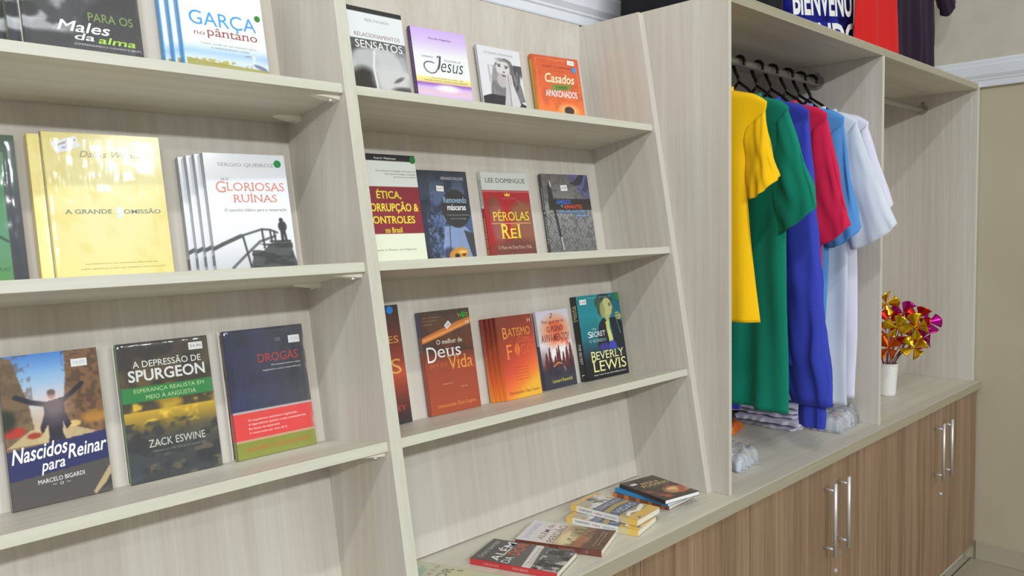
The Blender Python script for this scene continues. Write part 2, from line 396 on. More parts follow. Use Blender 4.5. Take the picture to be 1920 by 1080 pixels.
def text_mesh(st, bold):
    """letter outlines in a unit box; a leading '§' asks for serifs on the stems"""
    k = (st, bold)
    if k not in _txt:
        serif = st.startswith('§'); v, f = raw_text(st.lstrip('§'), bold)
        if serif:
            cap = raw_text('H', 0)[0][:, 1].max(); xh = raw_text('x', 0)[0][:, 1].max(); add = []
            for y, sg in ((-bold, 1), (cap + bold, -1), (xh + bold, -1)):
                lo = section(v, f, y + sg*0.02); inner = section(v, f, y + sg*0.13); beyond = section(v, f, y - sg*0.03)
                for a, b in lo:
                    if b - a > 0.21 + 2*bold: continue
                    if any(q[0] < b and q[1] > a for q in beyond): continue
                    if not any(q[0] < b + .02 and q[1] > a - .02 and (q[1] - q[0]) < (b - a)*1.5 + 0.02 for q in inner): continue
                    add.append((a - 0.055, b + 0.055, y, y + sg*0.05))
            for a, b, y0, y1 in add:
                n = len(v); v = np.concatenate([v, [(a, min(y0, y1)), (b, min(y0, y1)), (b, max(y0, y1)), (a, max(y0, y1))]]); f.append((n, n+1, n+2, n+3))
        lo, hi = v.min(0), v.max(0); _txt[k] = ((v - lo)/(hi - lo), f)
    return _txt[k]
WHITE, BLACK = (240, 240, 240), (20, 20, 22)
def grid_faces(nx, ny, off=0):
    i = np.arange((nx+1)*(ny+1)).reshape(ny+1, nx+1) + off
    return np.stack([i[:-1, :-1], i[:-1, 1:], i[1:, 1:], i[1:, :-1]], -1).reshape(-1, 4)
def mesh_from(name, V, Fs, cols):
    me = D.meshes.new(name); me.from_pydata(V.tolist(), [], Fs)
    at = me.color_attributes.new('print', 'FLOAT_COLOR', 'POINT')
    at.data.foreach_set('color', np.concatenate([np.minimum(0.9, lin(cols)*1.15 + 0.003), np.ones((len(cols), 1))], 1).astype(np.float32).ravel())
    me.update(); return me
BOXF = ((0, 1, 3, 2), (4, 6, 7, 5), (0, 4, 5, 1), (2, 3, 7, 6), (0, 2, 6, 4), (1, 5, 7, 3))
def cover_mesh(w, h, t, art, texts, spine, back=None, spine_texts=()):
    """front at y=0 (x right, z up), spine on x=0, back board at y=t"""
    V, Fs, K = [], [], []; off = 0
    nx, ny = art.nx, art.ny
    X, Z = np.meshgrid(np.linspace(0, w, nx + 1), np.linspace(h, 0, ny + 1))
    V.append(np.stack([X, np.zeros_like(X), Z], -1).reshape(-1, 3)); Fs += grid_faces(nx, ny)[:, ::-1].tolist()
    p = np.pad(art.a, ((1, 1), (1, 1), (0, 0)), mode='edge'); K.append(((p[:-1, :-1] + p[1:, :-1] + p[:-1, 1:] + p[1:, 1:])/4).reshape(-1, 3)); off = len(V[0])
    def abox(x0, x1, y0, y1, z0, z1, c):
        nonlocal off
        V.append(np.array([(x, y, z) for x in (x0, x1) for y in (y0, y1) for z in (z0, z1)])); K.append(np.tile(np.asarray(c, float), (8, 1)))
        Fs.extend([tuple(i + off for i in q) for q in BOXF]); off += 8
    if callable(spine): sp = spine
    else: sp = None
    tb = 0.0006; base = art.a.reshape(-1, 3).mean(0)
    abox(0, w, 0.00012, tb, 0, h, art.a[:, -1].mean(0)); abox(0, w, t - tb, t, 0, h, back if back is not None else base)
    # the spine: a strip of faces so that it can carry bands
    n = 60; zz = np.linspace(h, 0, n + 1); ys = np.array([0, t])
    sv = np.array([(-0.00015, y, z) for z in zz for y in ys]); V.append(sv)
    sc_ = np.array([sp((i)/n) if sp else spine for i in range(n + 1) for _ in ys], float); K.append(sc_)
    Fs.extend([(off + 2*i, off + 2*i + 1, off + 2*i + 3, off + 2*i + 2) for i in range(n)]); off += len(sv)
    abox(0, tb, 0, t, 0, h, sp(0.5) if sp else spine)
    def place(T, spine_side):
        nonlocal off
        st, x0, x1, y0, y1, col = T[:6]; sh = T[6] if len(T) > 6 else 0.0; bo = T[7] if len(T) > 7 else 0.0; rot = T[8] if len(T) > 8 else 0.0
        uv, fs = text_mesh(st, bo); u, v = uv[:, 0], uv[:, 1]
        if not spine_side:
            px_ = x0*w + (u*(x1 - x0))*w + sh*v*(y1 - y0)*h; pz = (1 - y1)*h + v*(y1 - y0)*h
            if rot:
                r = math.radians(rot); cx, cz = px_.mean(), pz.mean(); px_, pz = cx + (px_-cx)*math.cos(r) - (pz-cz)*math.sin(r), cz + (px_-cx)*math.sin(r) + (pz-cz)*math.cos(r)
            V.append(np.stack([px_, np.full_like(u, -0.00025), pz], -1))
        else:                                             # reads down the spine; x0..x1 across the thickness from the front edge
            V.append(np.stack([np.full_like(u, -0.0004), (x0 + (1 - v)*(x1 - x0))*t if False else t*(1 - (x0 + v*(x1 - x0))), h*(1 - (y0 + u*(y1 - y0)))], -1))
        K.append(np.tile(np.asarray(col, float), (len(u), 1))); Fs.extend([tuple(i + off for i in f) for f in fs]); off += len(u)
    for T in texts: place(T, False)
    for T in spine_texts: place(T, True)
    return mesh_from('cover', np.concatenate(V), [tuple(f) for f in Fs], np.concatenate(K))

def book_parts(root, w, h, t, art, texts, spine, back=None, spine_texts=(), stickers=(), dots=(), film=False, white=False):
    link('cover', cover_mesh(w, h, t, art, texts, spine, back, spine_texts), M['print'], root)
    bm = bmesh.new(); bx(bm, 0.0008, w - 0.0012, 0.0007, t - 0.0007, 0.0012, h - 0.0012); obj('pages', bm, M['pages_white' if white else 'pages'], root)
    for x, y, sw, shh, rot, lines in stickers:
        cs = [(-sw/2, -shh/2), (sw/2, -shh/2), (sw/2, shh/2), (-sw/2, shh/2)]; r = math.radians(rot)
        V = []; K = []; Fs = [(0, 1, 2, 3)]
        for a, b in cs: V.append((x*w + a*math.cos(r) - b*math.sin(r), -0.0006, (1-y)*h + a*math.sin(r) + b*math.cos(r))); K.append((236, 234, 238))
        for k, (tx, ty0, ty1, cc, wd) in enumerate(lines):
            uv, fs = text_mesh(tx, 0.0); o_ = len(V)
            for u, v in uv:
                a = (u - 0.5)*sw*wd; b = -shh/2 + (1 - ty1 + v*(ty1 - ty0))*shh
                V.append((x*w + a*math.cos(r) - b*math.sin(r), -0.0009, (1-y)*h + a*math.sin(r) + b*math.cos(r))); K.append(cc)
            Fs.extend([tuple(i + o_ for i in f) for f in fs])
        so = link('price_sticker', mesh_from('price_sticker', np.array(V), Fs, np.array(K, float)), M['print'], root); so['label'] = 'small white price sticker on the cover'
    for x, y, r, c in dots:
        bm = bmesh.new(); n = 28
        a = [bm.verts.new((x*w + r*math.cos(2*PI*k/n), -0.0011, (1-y)*h + r*math.sin(2*PI*k/n))) for k in range(n)]
        b = [bm.verts.new((v.co.x, -0.0003, v.co.z)) for v in a]; bm.faces.new(a)
        for k in range(n): bm.faces.new((a[k], b[k], b[(k+1) % n], a[(k+1) % n]))
        cn = 'green' if c[1] > c[2] else 'blue'; key = 'dot_%d_%d_%d' % tuple(c)
        if key not in M: M[key] = mat(cn + '_dot_sticker', c, 0.5)
        do = obj('round_sticker', bm, M[key], root); do['label'] = 'round %s dot sticker on the cover' % cn
    if film:
        bm = bmesh.new(); e = 0.0016; nx, nz = 26, 40; rnd = random.Random(int(w*1e5))
        g = [[bm.verts.new((-e + (w + 2*e)*i/nx, -e - 0.0007*noise.noise((i*0.9, j*0.35, w*50)) - (0.0 if 0 < i < nx and 0 < j < nz else -0.0016), -0.0002 + (h + e)*j/nz)) for i in range(nx+1)] for j in range(nz+1)]
        for j in range(nz):
            for i in range(nx): bm.faces.new((g[j][i], g[j][i+1], g[j+1][i+1], g[j+1][i]))
        left = [[g[j][0] for j in range(nz+1)], [bm.verts.new((-e, t, (h + e)*j/nz)) for j in range(nz+1)]]
        for j in range(nz): bm.faces.new((left[0][j], left[0][j+1], left[1][j+1], left[1][j]))
        fo = obj('shrink_film', bm, M['film'], root, smooth=True); fo['label'] = 'clear crinkled plastic wrapping'

BOOKS = {}
def stand(key, shelf, x0, d, wd, hh, psi, al, t, label, group, va=0, **k):
    """a book standing face-out on a shelf, leaning on the back panel"""
    r = thing('book', label, 'book', group=group)
    al = max(al, 0.004); e1 = Vector((math.cos(psi), math.sin(psi), 0)); nh = Vector((-math.sin(psi), math.cos(psi), 0))
    e2 = nh*math.sin(al) + Vector((0, 0, math.cos(al))); y_ = e2.cross(e1)
    r.matrix_world = M3 @ Matrix(((e1.x, y_.x, e2.x, x0), (e1.y, y_.y, e2.y, d), (e1.z, y_.z, e2.z, SH[shelf] + 0.0005 + (t + 0.002)*math.sin(al)), (0, 0, 0, 1)))
    if va:                                              # part of the cover that shows above the lip of the shelf
        cx_, cd_, cn_ = M3.inverted() @ cam_o.matrix_world.translation
        npt = cn_ + (SH[shelf] - cn_)*(d + 0.004 - cd_)/(D0 - cd_); vs = min(1.0, (1 - max(0.0, npt - SH[shelf])/hh)/va)
        A = k['art']; ext = max(0, int(A.ny/vs) - A.ny)
        A.a = np.concatenate([A.a, np.repeat(A.a[-1:], ext, 0)], 0); A.ny += ext
        k['texts'] = [(q[0], q[1], q[2], q[3]*vs, q[4]*vs) + tuple(q[5:]) for q in k['texts']]
        for kk in ('stickers', 'dots'):
            if kk in k: k[kk] = [(q[0], q[1]*vs) + tuple(q[2:]) for q in k[kk]]
    book_parts(r, wd, hh, t, **k); BOOKS[key] = r; return r
def behind(key, n, dx, t, labels):
    """the copies standing behind a front book, each a little to the left"""
    r0 = BOOKS[key]; m0 = r0.matrix_world.copy()
    for i in range(n):
        r = dup(r0, label=labels[i]); r.matrix_world = Matrix.Translation(M3.to_3x3() @ (Vector((1, 0, 0))*(-dx*(i+1)) + Vector((0, 1, 0))*((t + 0.0004 + 0.07*dx)*(i+1)))) @ m0
        for c in list(r.children):
            if c.name.split('.')[0] in ('price_sticker', 'round_sticker', 'shrink_film'): D.objects.remove(c)
G1, G2, G3 = 'books standing on the top shelf', 'books standing on the middle shelf', 'books standing on the lowest shelf'
GREEN, BLUE = (24, 140, 60), (30, 132, 214)

# --- top shelf, left bay
GRY = (150, 150, 155)
a = Art(.185, .2543, (44, 42, 50), 700)
a.ell(.2, .62, .5, .28, (150, 152, 156), .6).ell(.42, .64, .14, .2, (196, 198, 202), .5).mottle((28, 28, 34), 7, 8, 5, .42, .62, .8, (0, .5, .6, 1))
a.ell(.12, .84, .3, .06, (170, 172, 176), .5, .8, 20).ell(.3, .95, .35, .08, (40, 40, 46), .5).ell(.05, .7, .09, .07, (30, 30, 36), .4).ell(.75, .8, .35, .35, (40, 38, 47), .5)
stand('males', 's1', -1.4862, .2266, .185, .2543, -.0044, .0274, .012, 'dark book with lime and white script lettering, front of three on the top shelf', G1, va=1,
      art=a, texts=[('PARA OS', .54, .93, .655, .735, (122, 150, 70), 0, 0), ('Males', .27, .70, .755, .855, (225, 225, 228), .35, .012), ('da', .40, .57, .86, .925, (225, 225, 228), .35, .01),
                    ('alma', .60, .93, .87, .935, (160, 205, 60), .35, .012), ('COMPREENDENDO E CURANDO O ABUSO', .40, .98, .955, .972, (190, 190, 194))],
      spine=lambda v: (140, 190, 80) if v > .8 else (90, 110, 70), film=True)
behind('males', 2, .0184, .012, ['dark grey photo book, middle copy behind the one with lime script lettering', 'dark grey photo book, rear copy behind the one with lime script lettering'])

a = Art(.1695, .2399, (226, 231, 238)); a.vgrad([(0, (222, 228, 236)), (.74, (226, 232, 240)), (.85, (160, 190, 226)), (.93, (198, 214, 236)), (1, (188, 206, 232))])
a.rect(0, 0, .022, 1, (70, 140, 196)).mottle((172, 160, 70), 26, 30, 4, .4, .6, .9, (.05, .925, .8, .985)).poly([(.04, 1), (.04, .93), (.3, .955), (.7, .975), (1, .985), (1, 1)], (150, 142, 60), .8)
a.line([(.80, .835), (.84, .838), (.83, .87), (.82, .90), (.86, .925), (.88, .95)], .012, (214, 216, 222)).ell(.9, .955, .09, .022, (112, 122, 142), .3, 1, 25).line([(.73, .842), (.8, .836)], .006, (120, 110, 100))
stand('garca', 's1', -1.2281, .2346, .1695, .2399, -.006, .0205, .010, 'white book with blue title and a heron in the grass, front of three', G1, va=1,
      art=a, texts=[('GARÇA', .12, .90, .385, .585, (64, 150, 214)), ('§no', .15, .28, .625, .66, (146, 92, 92)), ('§pântano', .31, .90, .565, .69, (146, 70, 70)),
                    ('TODO VIVER DE UM MUNDO AZUL', .22, .88, .742, .762, (120, 124, 132)), ('E APRENDENDO VIVER', .34, .78, .785, .803, (120, 124, 132))],
      spine=(72, 140, 196), dots=[(.93, .37, .006, (60, 130, 50))])
behind('garca', 2, .0127, .010, ['white book with blue spine, middle copy behind the heron book', 'white book with blue spine, rear copy behind the heron book'])

# --- top shelf, right bay
a = Art(.1657, .2586, (216, 220, 224)); a.rect(0, 0, 1, .058, (38, 38, 40)).rect(0, .37, 1, 1, (132, 134, 136)); a.mottle((208, 208, 210), 6, 8, 14, .5, .68, .8, (0, .37, 1, 1))
a.mottle((60, 60, 62), 4, 5, 8, .4, .6, .9, (0, .37, 1, 1)).ell(.62, .68, .36, .26, (186, 188, 190), .5).ell(.30, .60, .2, .12, (176, 178, 180), .4).ell(.25, .86, .22, .16, (46, 44, 42), .5).rect(0, .37, 1, .46, (84, 84, 86), .75)
a.ell(.72, .82, .3, .16, (196, 196, 198), .6).ell(.82, .80, .1, .02, (104, 98, 98), .8, 1, -35).line([(.46, .5), (.42, .7), (.45, .95)], .018, (214, 216, 216)).ell(.9, .93, .2, .05, (80, 84, 82), .6)
stand('sensatos', 's1', -.8584, .2531, .1657, .2586, -.0057, .0155, .012, 'white book with a black and white couple photo, beside the divider on the top shelf', G1, va=0.92,
      art=a, texts=[('§Ajith Fernando', .36, .77, .115, .165, (160, 164, 172)), ('§RELACIONAMENTOS', .17, .92, .295, .34, (150, 122, 118)), ('§SENSATOS', .17, .94, .385, .475, (232, 232, 232), 0, .004)], spine=(190, 192, 196))
a = Art(.1644, .2405, (228, 228, 236)); a.vgrad([(0, (196, 168, 232)), (.16, (206, 184, 238)), (.36, (226, 228, 240)), (.64, (228, 230, 240)), (.675, (246, 222, 140)), (.725, (240, 208, 130)), (.75, (140, 92, 190)), (.80, (206, 180, 226)), (.86, (224, 190, 206)), (.91, (214, 188, 232)), (.96, (168, 120, 222)), (1, (180, 140, 226))])
a.ell(.55, .80, .2, .045, (240, 234, 244), .9)
JP = [(.42, .385), (.445, .365), (.475, .37), (.46, .44), (.42, .53), (.355, .595), (.28, .61), (.205, .585), (.165, .535), (.175, .485), (.23, .455), (.31, .455), (.385, .475)]
JQ = [tuple(np.array(p)*(1-t_) + np.array(q_)*t_) for p, q_ in zip(JP, JP[1:]) for t_ in (0, .5)]; a.line(JQ, .009, (52, 58, 66)).line([(.475, .37), (.455, .46), (.42, .535)], .016, (52, 58, 66))
stand('jesus', 's1', -.6686, .2571, .1644, .2405, -.0458, .0007, .012, 'lilac and white book with flowing dark script title and a purple seascape band', G1, va=0.9,
      art=a, texts=[('Marcelo Magalhães', .31, .72, .115, .15, (84, 60, 120)), ('CAMINHADA', .13, .35, .375, .40, (110, 104, 130)), ('RELACIONAL DE', .55, .85, .40, .425, (110, 104, 130)),
                    ('esus', .45, .86, .45, .575, (52, 58, 66), .3, -.006), ('Uma introdução ao ensino, vida', .27, .85, .66, .682, (130, 116, 130)), ('amizade, doutrina, orações e espiritualidade', .14, .93, .695, .718, (104, 84, 110))],
      spine=(66, 40, 104), spine_texts=[('CAMINHADA RELACIONAL DE JESUS', .3, .7, .15, .7, (190, 170, 220))])
a = Art(.1522, .2283, (214, 214, 220))
a.poly([(.5, .2), (.62, .155), (.76, .2), (.86, .38), (.95, .62), (1, .86), (.84, .9), (.36, .9), (.2, .82), (.24, .62), (.30, .4), (.38, .25)], (118, 116, 120)).mottle((160, 158, 160), 14, 4, 4, .5, .62, .7, (.2, .3, .48, .85)).mottle((44, 42, 46), 12, 4, 9, .45, .6, .8, (.75, .25, 1, .9))
a.poly([(.02, .84), (.2, .79), (.5, .8), (.8, .86), (1, .92), (1, 1), (.02, 1)], (48, 46, 50))
a.ell(.55, .33, .16, .15, (206, 202, 204), .15).ell(.5, .54, .12, .12, (180, 176, 178), .3).ell(.57, .19, .15, .03, (96, 94, 98), .9, .6).ell(.47, .30, .035, .014, (50, 38, 42), .5).ell(.63, .315, .035, .014, (50, 38, 42), .5).line([(.41, .275), (.5, .268)], .01, (60, 58, 60)).line([(.6, .28), (.68, .295)], .01, (60, 58, 60))
a.ell(.565, .395, .025, .014, (90, 86, 88), .5).ell(.555, .455, .05, .016, (96, 86, 90), .4)
a.poly([(.60, .46), (.66, .38), (.74, .44), (.76, .6), (.88, .92), (.80, 1), (.66, 1), (.62, .7)], (204, 200, 204)).poly([(.58, .5), (.63, .44), (.66, .62), (.66, .9), (.62, 1), (.48, 1), (.56, .7)], (190, 186, 190)).line([(.65, .42), (.66, .65), (.65, .98)], .006, (100, 96, 100)).line([(.7, .45), (.71, .6)], .005, (130, 126, 130))
stand('woman', 's1', -.4575, .2609, .1522, .2283, -.0145, .0019, .008, 'grey book showing a woman praying in black and white, third on the top right shelf', G1, va=0.94,
      art=a, texts=[('§STORMIE OMARTIAN', .15, .82, .085, .12, (150, 150, 158))], spine=(176, 174, 178))
a = Art(.1745, .2312, (206, 92, 48)); a.vgrad([(0, (200, 84, 46)), (.5, (212, 96, 48)), (.8, (226, 108, 50)), (1, (236, 126, 54))]); a.mottle((186, 78, 44), 5, 6, 3, .5, .7, .5)
for pts in ([(.08, .06), (.07, .5), (.1, .96)], [(.94, .06), (.95, .5), (.93, .96)], [(.08, .05), (.35, .035), (.5, .06), (.65, .035), (.94, .05)], [(.3, .075), (.42, .06), (.5, .085), (.58, .06), (.7, .075)]): a.line(pts, .004, (226, 140, 90))
a.ell(.66, .94, .2, .1, (248, 176, 110), .8).ell(.66, .94, .105, .075, (60, 44, 40), .2).poly([(.36, .50), (.72, .475), (.82, .50), (.72, .53), (.76, .565), (.40, .60), (.30, .585), (.39, .56), (.32, .525)], (106, 138, 56))
a.line([(.12, .775), (.9, .765)], .004, (190, 84, 46))
stand('casados', 's1', -.2597, .2580, .1745, .2312, -.0959, -.002, .012, 'orange book with cream script title and a blue dot, rightmost on the top shelf', G1, va=0.95,
      art=a, texts=[('GARY CHAPMAN', .2, .83, .165, .205, (140, 52, 34)), ('AUTOR CONVIDADO', .34, .66, .245, .262, (168, 70, 42)), ('Casados', .21, .84, .30, .465, (252, 232, 190), .22, .012), ('E AINDA', .44, .68, .515, .56, (40, 64, 24), .2, .005, 3),
                    ('APAIXONADOS', .20, .88, .595, .715, (250, 240, 236), 0, .016)], spine=lambda v: (186, 146, 44) if .05 < v else (200, 88, 46),
      stickers=[(.825, .08, .026, .013, -2, [('6 4 8', .3, .75, (150, 140, 146), .6)])], dots=[(.875, .205, .0082, (70, 150, 220))])

# --- middle shelf, left bay
a = Art(.1632, .2536, (52, 122, 66)); a.vgrad([(0, (40, 106, 50)), (.35, (60, 130, 74)), (.75, (78, 134, 98)), (1, (74, 132, 70))]); a.rect(.87, .3, 1, 1, (38, 40, 50)).rect(.8, 0, 1, .12, (30, 66, 40)).poly([(.9, .1), (1, .05), (1, .4), (.87, .4)], (32, 54, 42))
a.line([(.1, .72), (.5, .655), (.72, .67), (.86, .74)], .012, (30, 60, 44)).ell(.68, .72, .05, .03, (36, 66, 96), .3)
stand('green', 's2', -1.6726, .2510, .1632, .2536, -.0011, .025, .012, 'glossy green plastic wrapped book cut by the left edge on the middle shelf', G2, va=1, art=a, texts=[('ORA?', .70, .85, .918, .945, (40, 84, 48))], spine=(38, 84, 50), film=True)
a = Art(.1832, .2579, (226, 206, 112)); a.ell(.5, .55, .62, .62, (224, 216, 156), 1.3); a.mottle((214, 192, 96), 8, 10, 6, .55, .75, .35)
a.poly([(.545, .535), (.575, .515), (.605, .54), (.595, .6), (.555, .6)], (206, 216, 226))
stand('yellow', 's2', -1.4755, .2330, .1832, .2579, -.0352, .0174, .016, 'pale yellow plastic wrapped book with grey title, front copy of two', G2, va=1,
      art=a, texts=[('Dallas Willard', .29, .82, .125, .17, (140, 132, 96), .35), ('§A GRANDE', .12, .51, .54, .572, (120, 122, 112), 0, .012), ('§OMISSÃO', .61, .94, .535, .572, (120, 122, 112), 0, .012),
                    ('AS DRAMÁTICAS CONSEQUÊNCIAS DE', .24, .86, .918, .93, (158, 142, 82)), ('NÃO SERMOS COM OS TEMPOS DISCÍPULOS', .20, .92, .952, .964, (158, 142, 82))],
      spine=(206, 186, 96), stickers=[(.19, .085, .040, .020, 20, [('A Grande Omissão', .18, .42, (70, 70, 90), .86), ('R$ 35,00', .58, .82, (70, 130, 200), .4)])], film=True)
behind('yellow', 1, .0167, .016, ['pale yellow book half hidden behind the left edge of the front yellow copy'])
a = Art(.158, .2329, (222, 224, 228)); a.vgrad([(0, (206, 208, 212)), (.25, (214, 216, 222)), (.5, (226, 228, 234)), (.8, (216, 218, 224)), (1, (190, 192, 196))])
DK = (58, 58, 60)
a.line([(0, .83), (.12, .79), (.34, .725)], .024, (74, 74, 76)).line([(.34, .725), (.6, .672), (.7, .678), (.79, .705)], .014, (84, 84, 86)).line([(.2, 1.0), (.36, .9), (.56, .78), (.76, .735)], .016, (96, 96, 98))
for p in ([(.36, .73), (.42, 1.0)], [(.6, .67), (.61, .84)], [(.7, .68), (.71, .79)], [(.75, .69), (.755, .77)]): a.line(p, .012, DK)
a.poly([(.42, 1), (.46, .9), (.6, .86), (.66, .82), (.78, .775), (.95, .785), (.97, .9), (1, .97), (1, 1)], (76, 76, 78)).mottle((44, 44, 46), 6, 30, 2, .45, .6, .8, (.45, .8, .97, 1)).rect(.44, .885, .62, .9, (52, 52, 54)).rect(.68, .775, .95, .79, (54, 54, 56))
a.ell(.855, .592, .026, .02, (40, 40, 42), .2).ell(.865, .65, .055, .05, (46, 46, 48), .2).line([(.85, .68), (.85, .77)], .018, (44, 44, 46)).line([(.88, .68), (.895, .77)], .016, (44, 44, 46))
stand('gloriosas', 's2', -1.2209, .2180, .158, .2329, -.0584, .016, .012, 'white book with a man on a wooden footbridge and green dot, front of four', G2, va=1,
      art=a, texts=[('§SÉRGIO QUEIROZ', .16, .85, .075, .118, (138, 138, 144)), ('as', .18, .27, .215, .238, (150, 146, 146)), ('§G', .11, .225, .245, .345, (206, 120, 96)), ('§LORIOSAS', .235, .95, .255, .33, (206, 120, 96)), ('§RUÍNAS', .30, .84, .345, .43, (206, 120, 96)),
                    ('O caminho bíblico para a restauração', .18, .95, .485, .52, (96, 98, 106))], spine=lambda v: (62, 62, 64) if .8 < v < .9 else ((150, 152, 156) if v < .8 else (176, 178, 182)), dots=[(.9, .082, .0072, GREEN)], white=True)
behind('gloriosas', 3, .0097, .012, ['white footbridge book, second of the row of four on the middle shelf', 'white footbridge book, third of the row of four on the middle shelf', 'white footbridge book, rearmost of the row of four on the middle shelf'])

# --- middle shelf, right bay
a = Art(.1667, .2609, (216, 220, 214)); a.rect(0, 0, 1, .062, (28, 28, 38)).rect(0, .30, 1, .735, (134, 36, 52)).rect(0, .735, 1, 1, (222, 226, 204))
YL = (250, 214, 58)
stand('etica', 's2', -.8737, .2548, .1667, .2609, -.0036, .0093, .012, 'ivory book with maroon band and yellow lettering, beside the divider on the middle shelf', G2, va=0.98,
      art=a, texts=[('Paulo R. Wiplenzana', .33, .68, .028, .052, (220, 220, 220), 0, .008), ('Uma visão da investigação de fraude e luz', .33, .985, .145, .166, (110, 116, 116)), ('ética com as fraudes, controles,', .47, .985, .172, .193, (110, 116, 116)), ('governança e compliance', .61, .985, .20, .22, (110, 116, 116)),
                    ('§ÉTICA,', .29, .69, .325, .425, YL, 0, .018), ('§CORRUPÇÃO &', .08, .955, .44, .55, YL, 0, .018), ('§CONTROLES', .09, .87, .575, .645, YL, 0, .018), ('§no Brasil', .36, .64, .68, .73, YL, 0, .012),
                    ('Fraude: A Mentira nos Negócios', .15, .83, .875, .902, (132, 134, 124))], spine=(210, 214, 204), dots=[(.955, .042, .0085, (34, 120, 50))])
a = Art(.1506, .2303, (58, 68, 92)); a.vgrad([(0, (48, 52, 62)), (.25, (84, 100, 130)), (.5, (74, 92, 136)), (1, (64, 78, 110))]); a.rect(0, 0, .2, 1, (44, 50, 60), .6).mottle((40, 46, 60), 5, 7, 4, .45, .62, .8).mottle((120, 140, 180), 30, 36, 7, .52, .64, .6, (.1, .45, .5, 1))
a.poly([(.42, .62), (.8, .6), (1, .72), (1, 1), (.3, 1)], (138, 160, 200), .85).poly([(.8, .66), (1, .7), (1, .98), (.92, .98)], (60, 66, 76)).ell(.7, .42, .29, .215, (50, 50, 54), .06).ell(.45, .92, .12, .07, (60, 66, 92), .6).line([(.52, .62), (.47, .95)], .008, (60, 66, 90))
a.ell(.64, .93, .2, .075, (196, 138, 56), .2, 1, -10).ell(.6, .945, .05, .025, (40, 34, 30), .3).ell(.74, .93, .04, .02, (60, 46, 36), .3).ell(.72, .905, .09, .02, (226, 182, 96), .6)
stand('removendo', 's2', -.7038, .2587, .1506, .2303, -.0069, .0029, .010, 'dark blue book with a black disc and an orange mask on the middle shelf', G2, va=0.96,
      art=a, texts=[('HERNANDES DIAS LOPES', .46, .92, .068, .10, (186, 190, 200)), ('Removendo', .46, .93, .29, .36, (150, 184, 214), 0, .012), ('máscaras', .52, .90, .375, .44, (228, 230, 232), 0, .016), ('O que há por trás das nossas faces', .5, .95, .485, .505, (160, 162, 166)), ('Jesus as enxerga', .56, .88, .525, .545, (160, 162, 166))],
      spine=(50, 56, 70), stickers=[(.42, .2, .022, .013, -3, [('16,90', .3, .7, (190, 120, 120), .7)])])
a = Art(.1619, .2337, (196, 200, 194)); a.rect(0, .212, 1, 1, (166, 28, 38)).rect(0, .222, 1, .232, (206, 110, 110)).rect(0, .212, 1, .216, (110, 30, 34))
a.ell(.2, .42, .13, .13, (122, 66, 52), .5).ell(.25, .62, .14, .25, (150, 84, 80), .7).ell(.82, .5, .3, .16, (136, 82, 56), .4).ell(.9, .75, .36, .2, (142, 86, 66), .5).ell(.6, .92, .55, .14, (112, 62, 52), .6).line([(.72, .33), (.8, .38)], .02, (150, 90, 60)).rect(.1, .592, .95, .6, (214, 150, 120))
a.poly([(.46, .275), (.45, .24), (.485, .258), (.51, .232), (.535, .258), (.575, .24), (.565, .275)], (236, 206, 60))
stand('perolas', 's2', -.5024, .2628, .1619, .2337, -.0254, 0.0, .010, 'red book with grey top strip, yellow title and a small crown', G2, va=0.96,
      art=a, texts=[('§LEE DOMINGUE', .09, .94, .068, .122, (74, 78, 76)), ('AUTOR CONVIDADO', .38, .68, .298, .312, (206, 120, 110)), ('§PÉROLAS', .15, .93, .435, .57, (236, 200, 54), 0, .004), ('§DO', .5, .62, .605, .645, (206, 150, 60)), ('§R', .28, .48, .605, .78, (244, 212, 60), 0, .008), ('§E', .485, .61, .66, .775, (244, 212, 60), 0, .008), ('§I', .635, .70, .61, .775, (244, 212, 60), 0, .03),
                    ('§O Plano de Deus Para a Vida', .18, .9, .86, .90, (206, 170, 150)), ('Testemunho dos Fundadores dos Investidores', .14, .95, .958, .976, (226, 190, 180))],
      spine=lambda v: (206, 208, 202) if v < .4 else (140, 30, 36), spine_texts=[('PÉROLAS DO REI', .25, .8, .5, .9, (220, 190, 60)), ('§LEE DOMINGUE', .3, .75, .08, .36, (70, 74, 72))], white=True)
a = Art(.1819, .2361, (116, 114, 116)); a.vgrad([(0, (96, 92, 92)), (.3, (120, 118, 114)), (.5, (150, 150, 150)), (1, (118, 118, 118))]); a.poly([(.5, 0), (1, 0), (1, .33), (.82, .30), (.7, .12)], (92, 92, 150), .9).mottle((80, 78, 78), 22, 28, 5, .5, .6, .6)
for i in range(-10, 16): a.line([(.12*i*.6 - .2, .48), (.12*i*.6 + .36, 1.0)], .006, (84, 84, 86), .8); a.line([(.12*i*.6 + .1, .48), (.12*i*.6 - .26, 1.0)], .005, (92, 92, 94), .8)
a.poly([(.82, 0), (.93, 0), (.84, .13), (.72, .15), (.6, .12), (.58, .1), (.66, .1)], (52, 50, 64)).poly([(.97, .02), (1, .02), (1, .17), (.92, .23), (.82, .21), (.9, .15)], (66, 66, 92))
a.rect(.09, .32, 1, .465, (46, 42, 42)).line([(.15, .12), (.2, .5), (.27, .95)], .024, (44, 42, 42)).line([(.26, .82), (.28, .97)], .012, (200, 200, 200)).line([(.165, .1), (.175, .16)], .012, (206, 206, 206)).rect(.1, .15, .15, .36, (44, 42, 42))
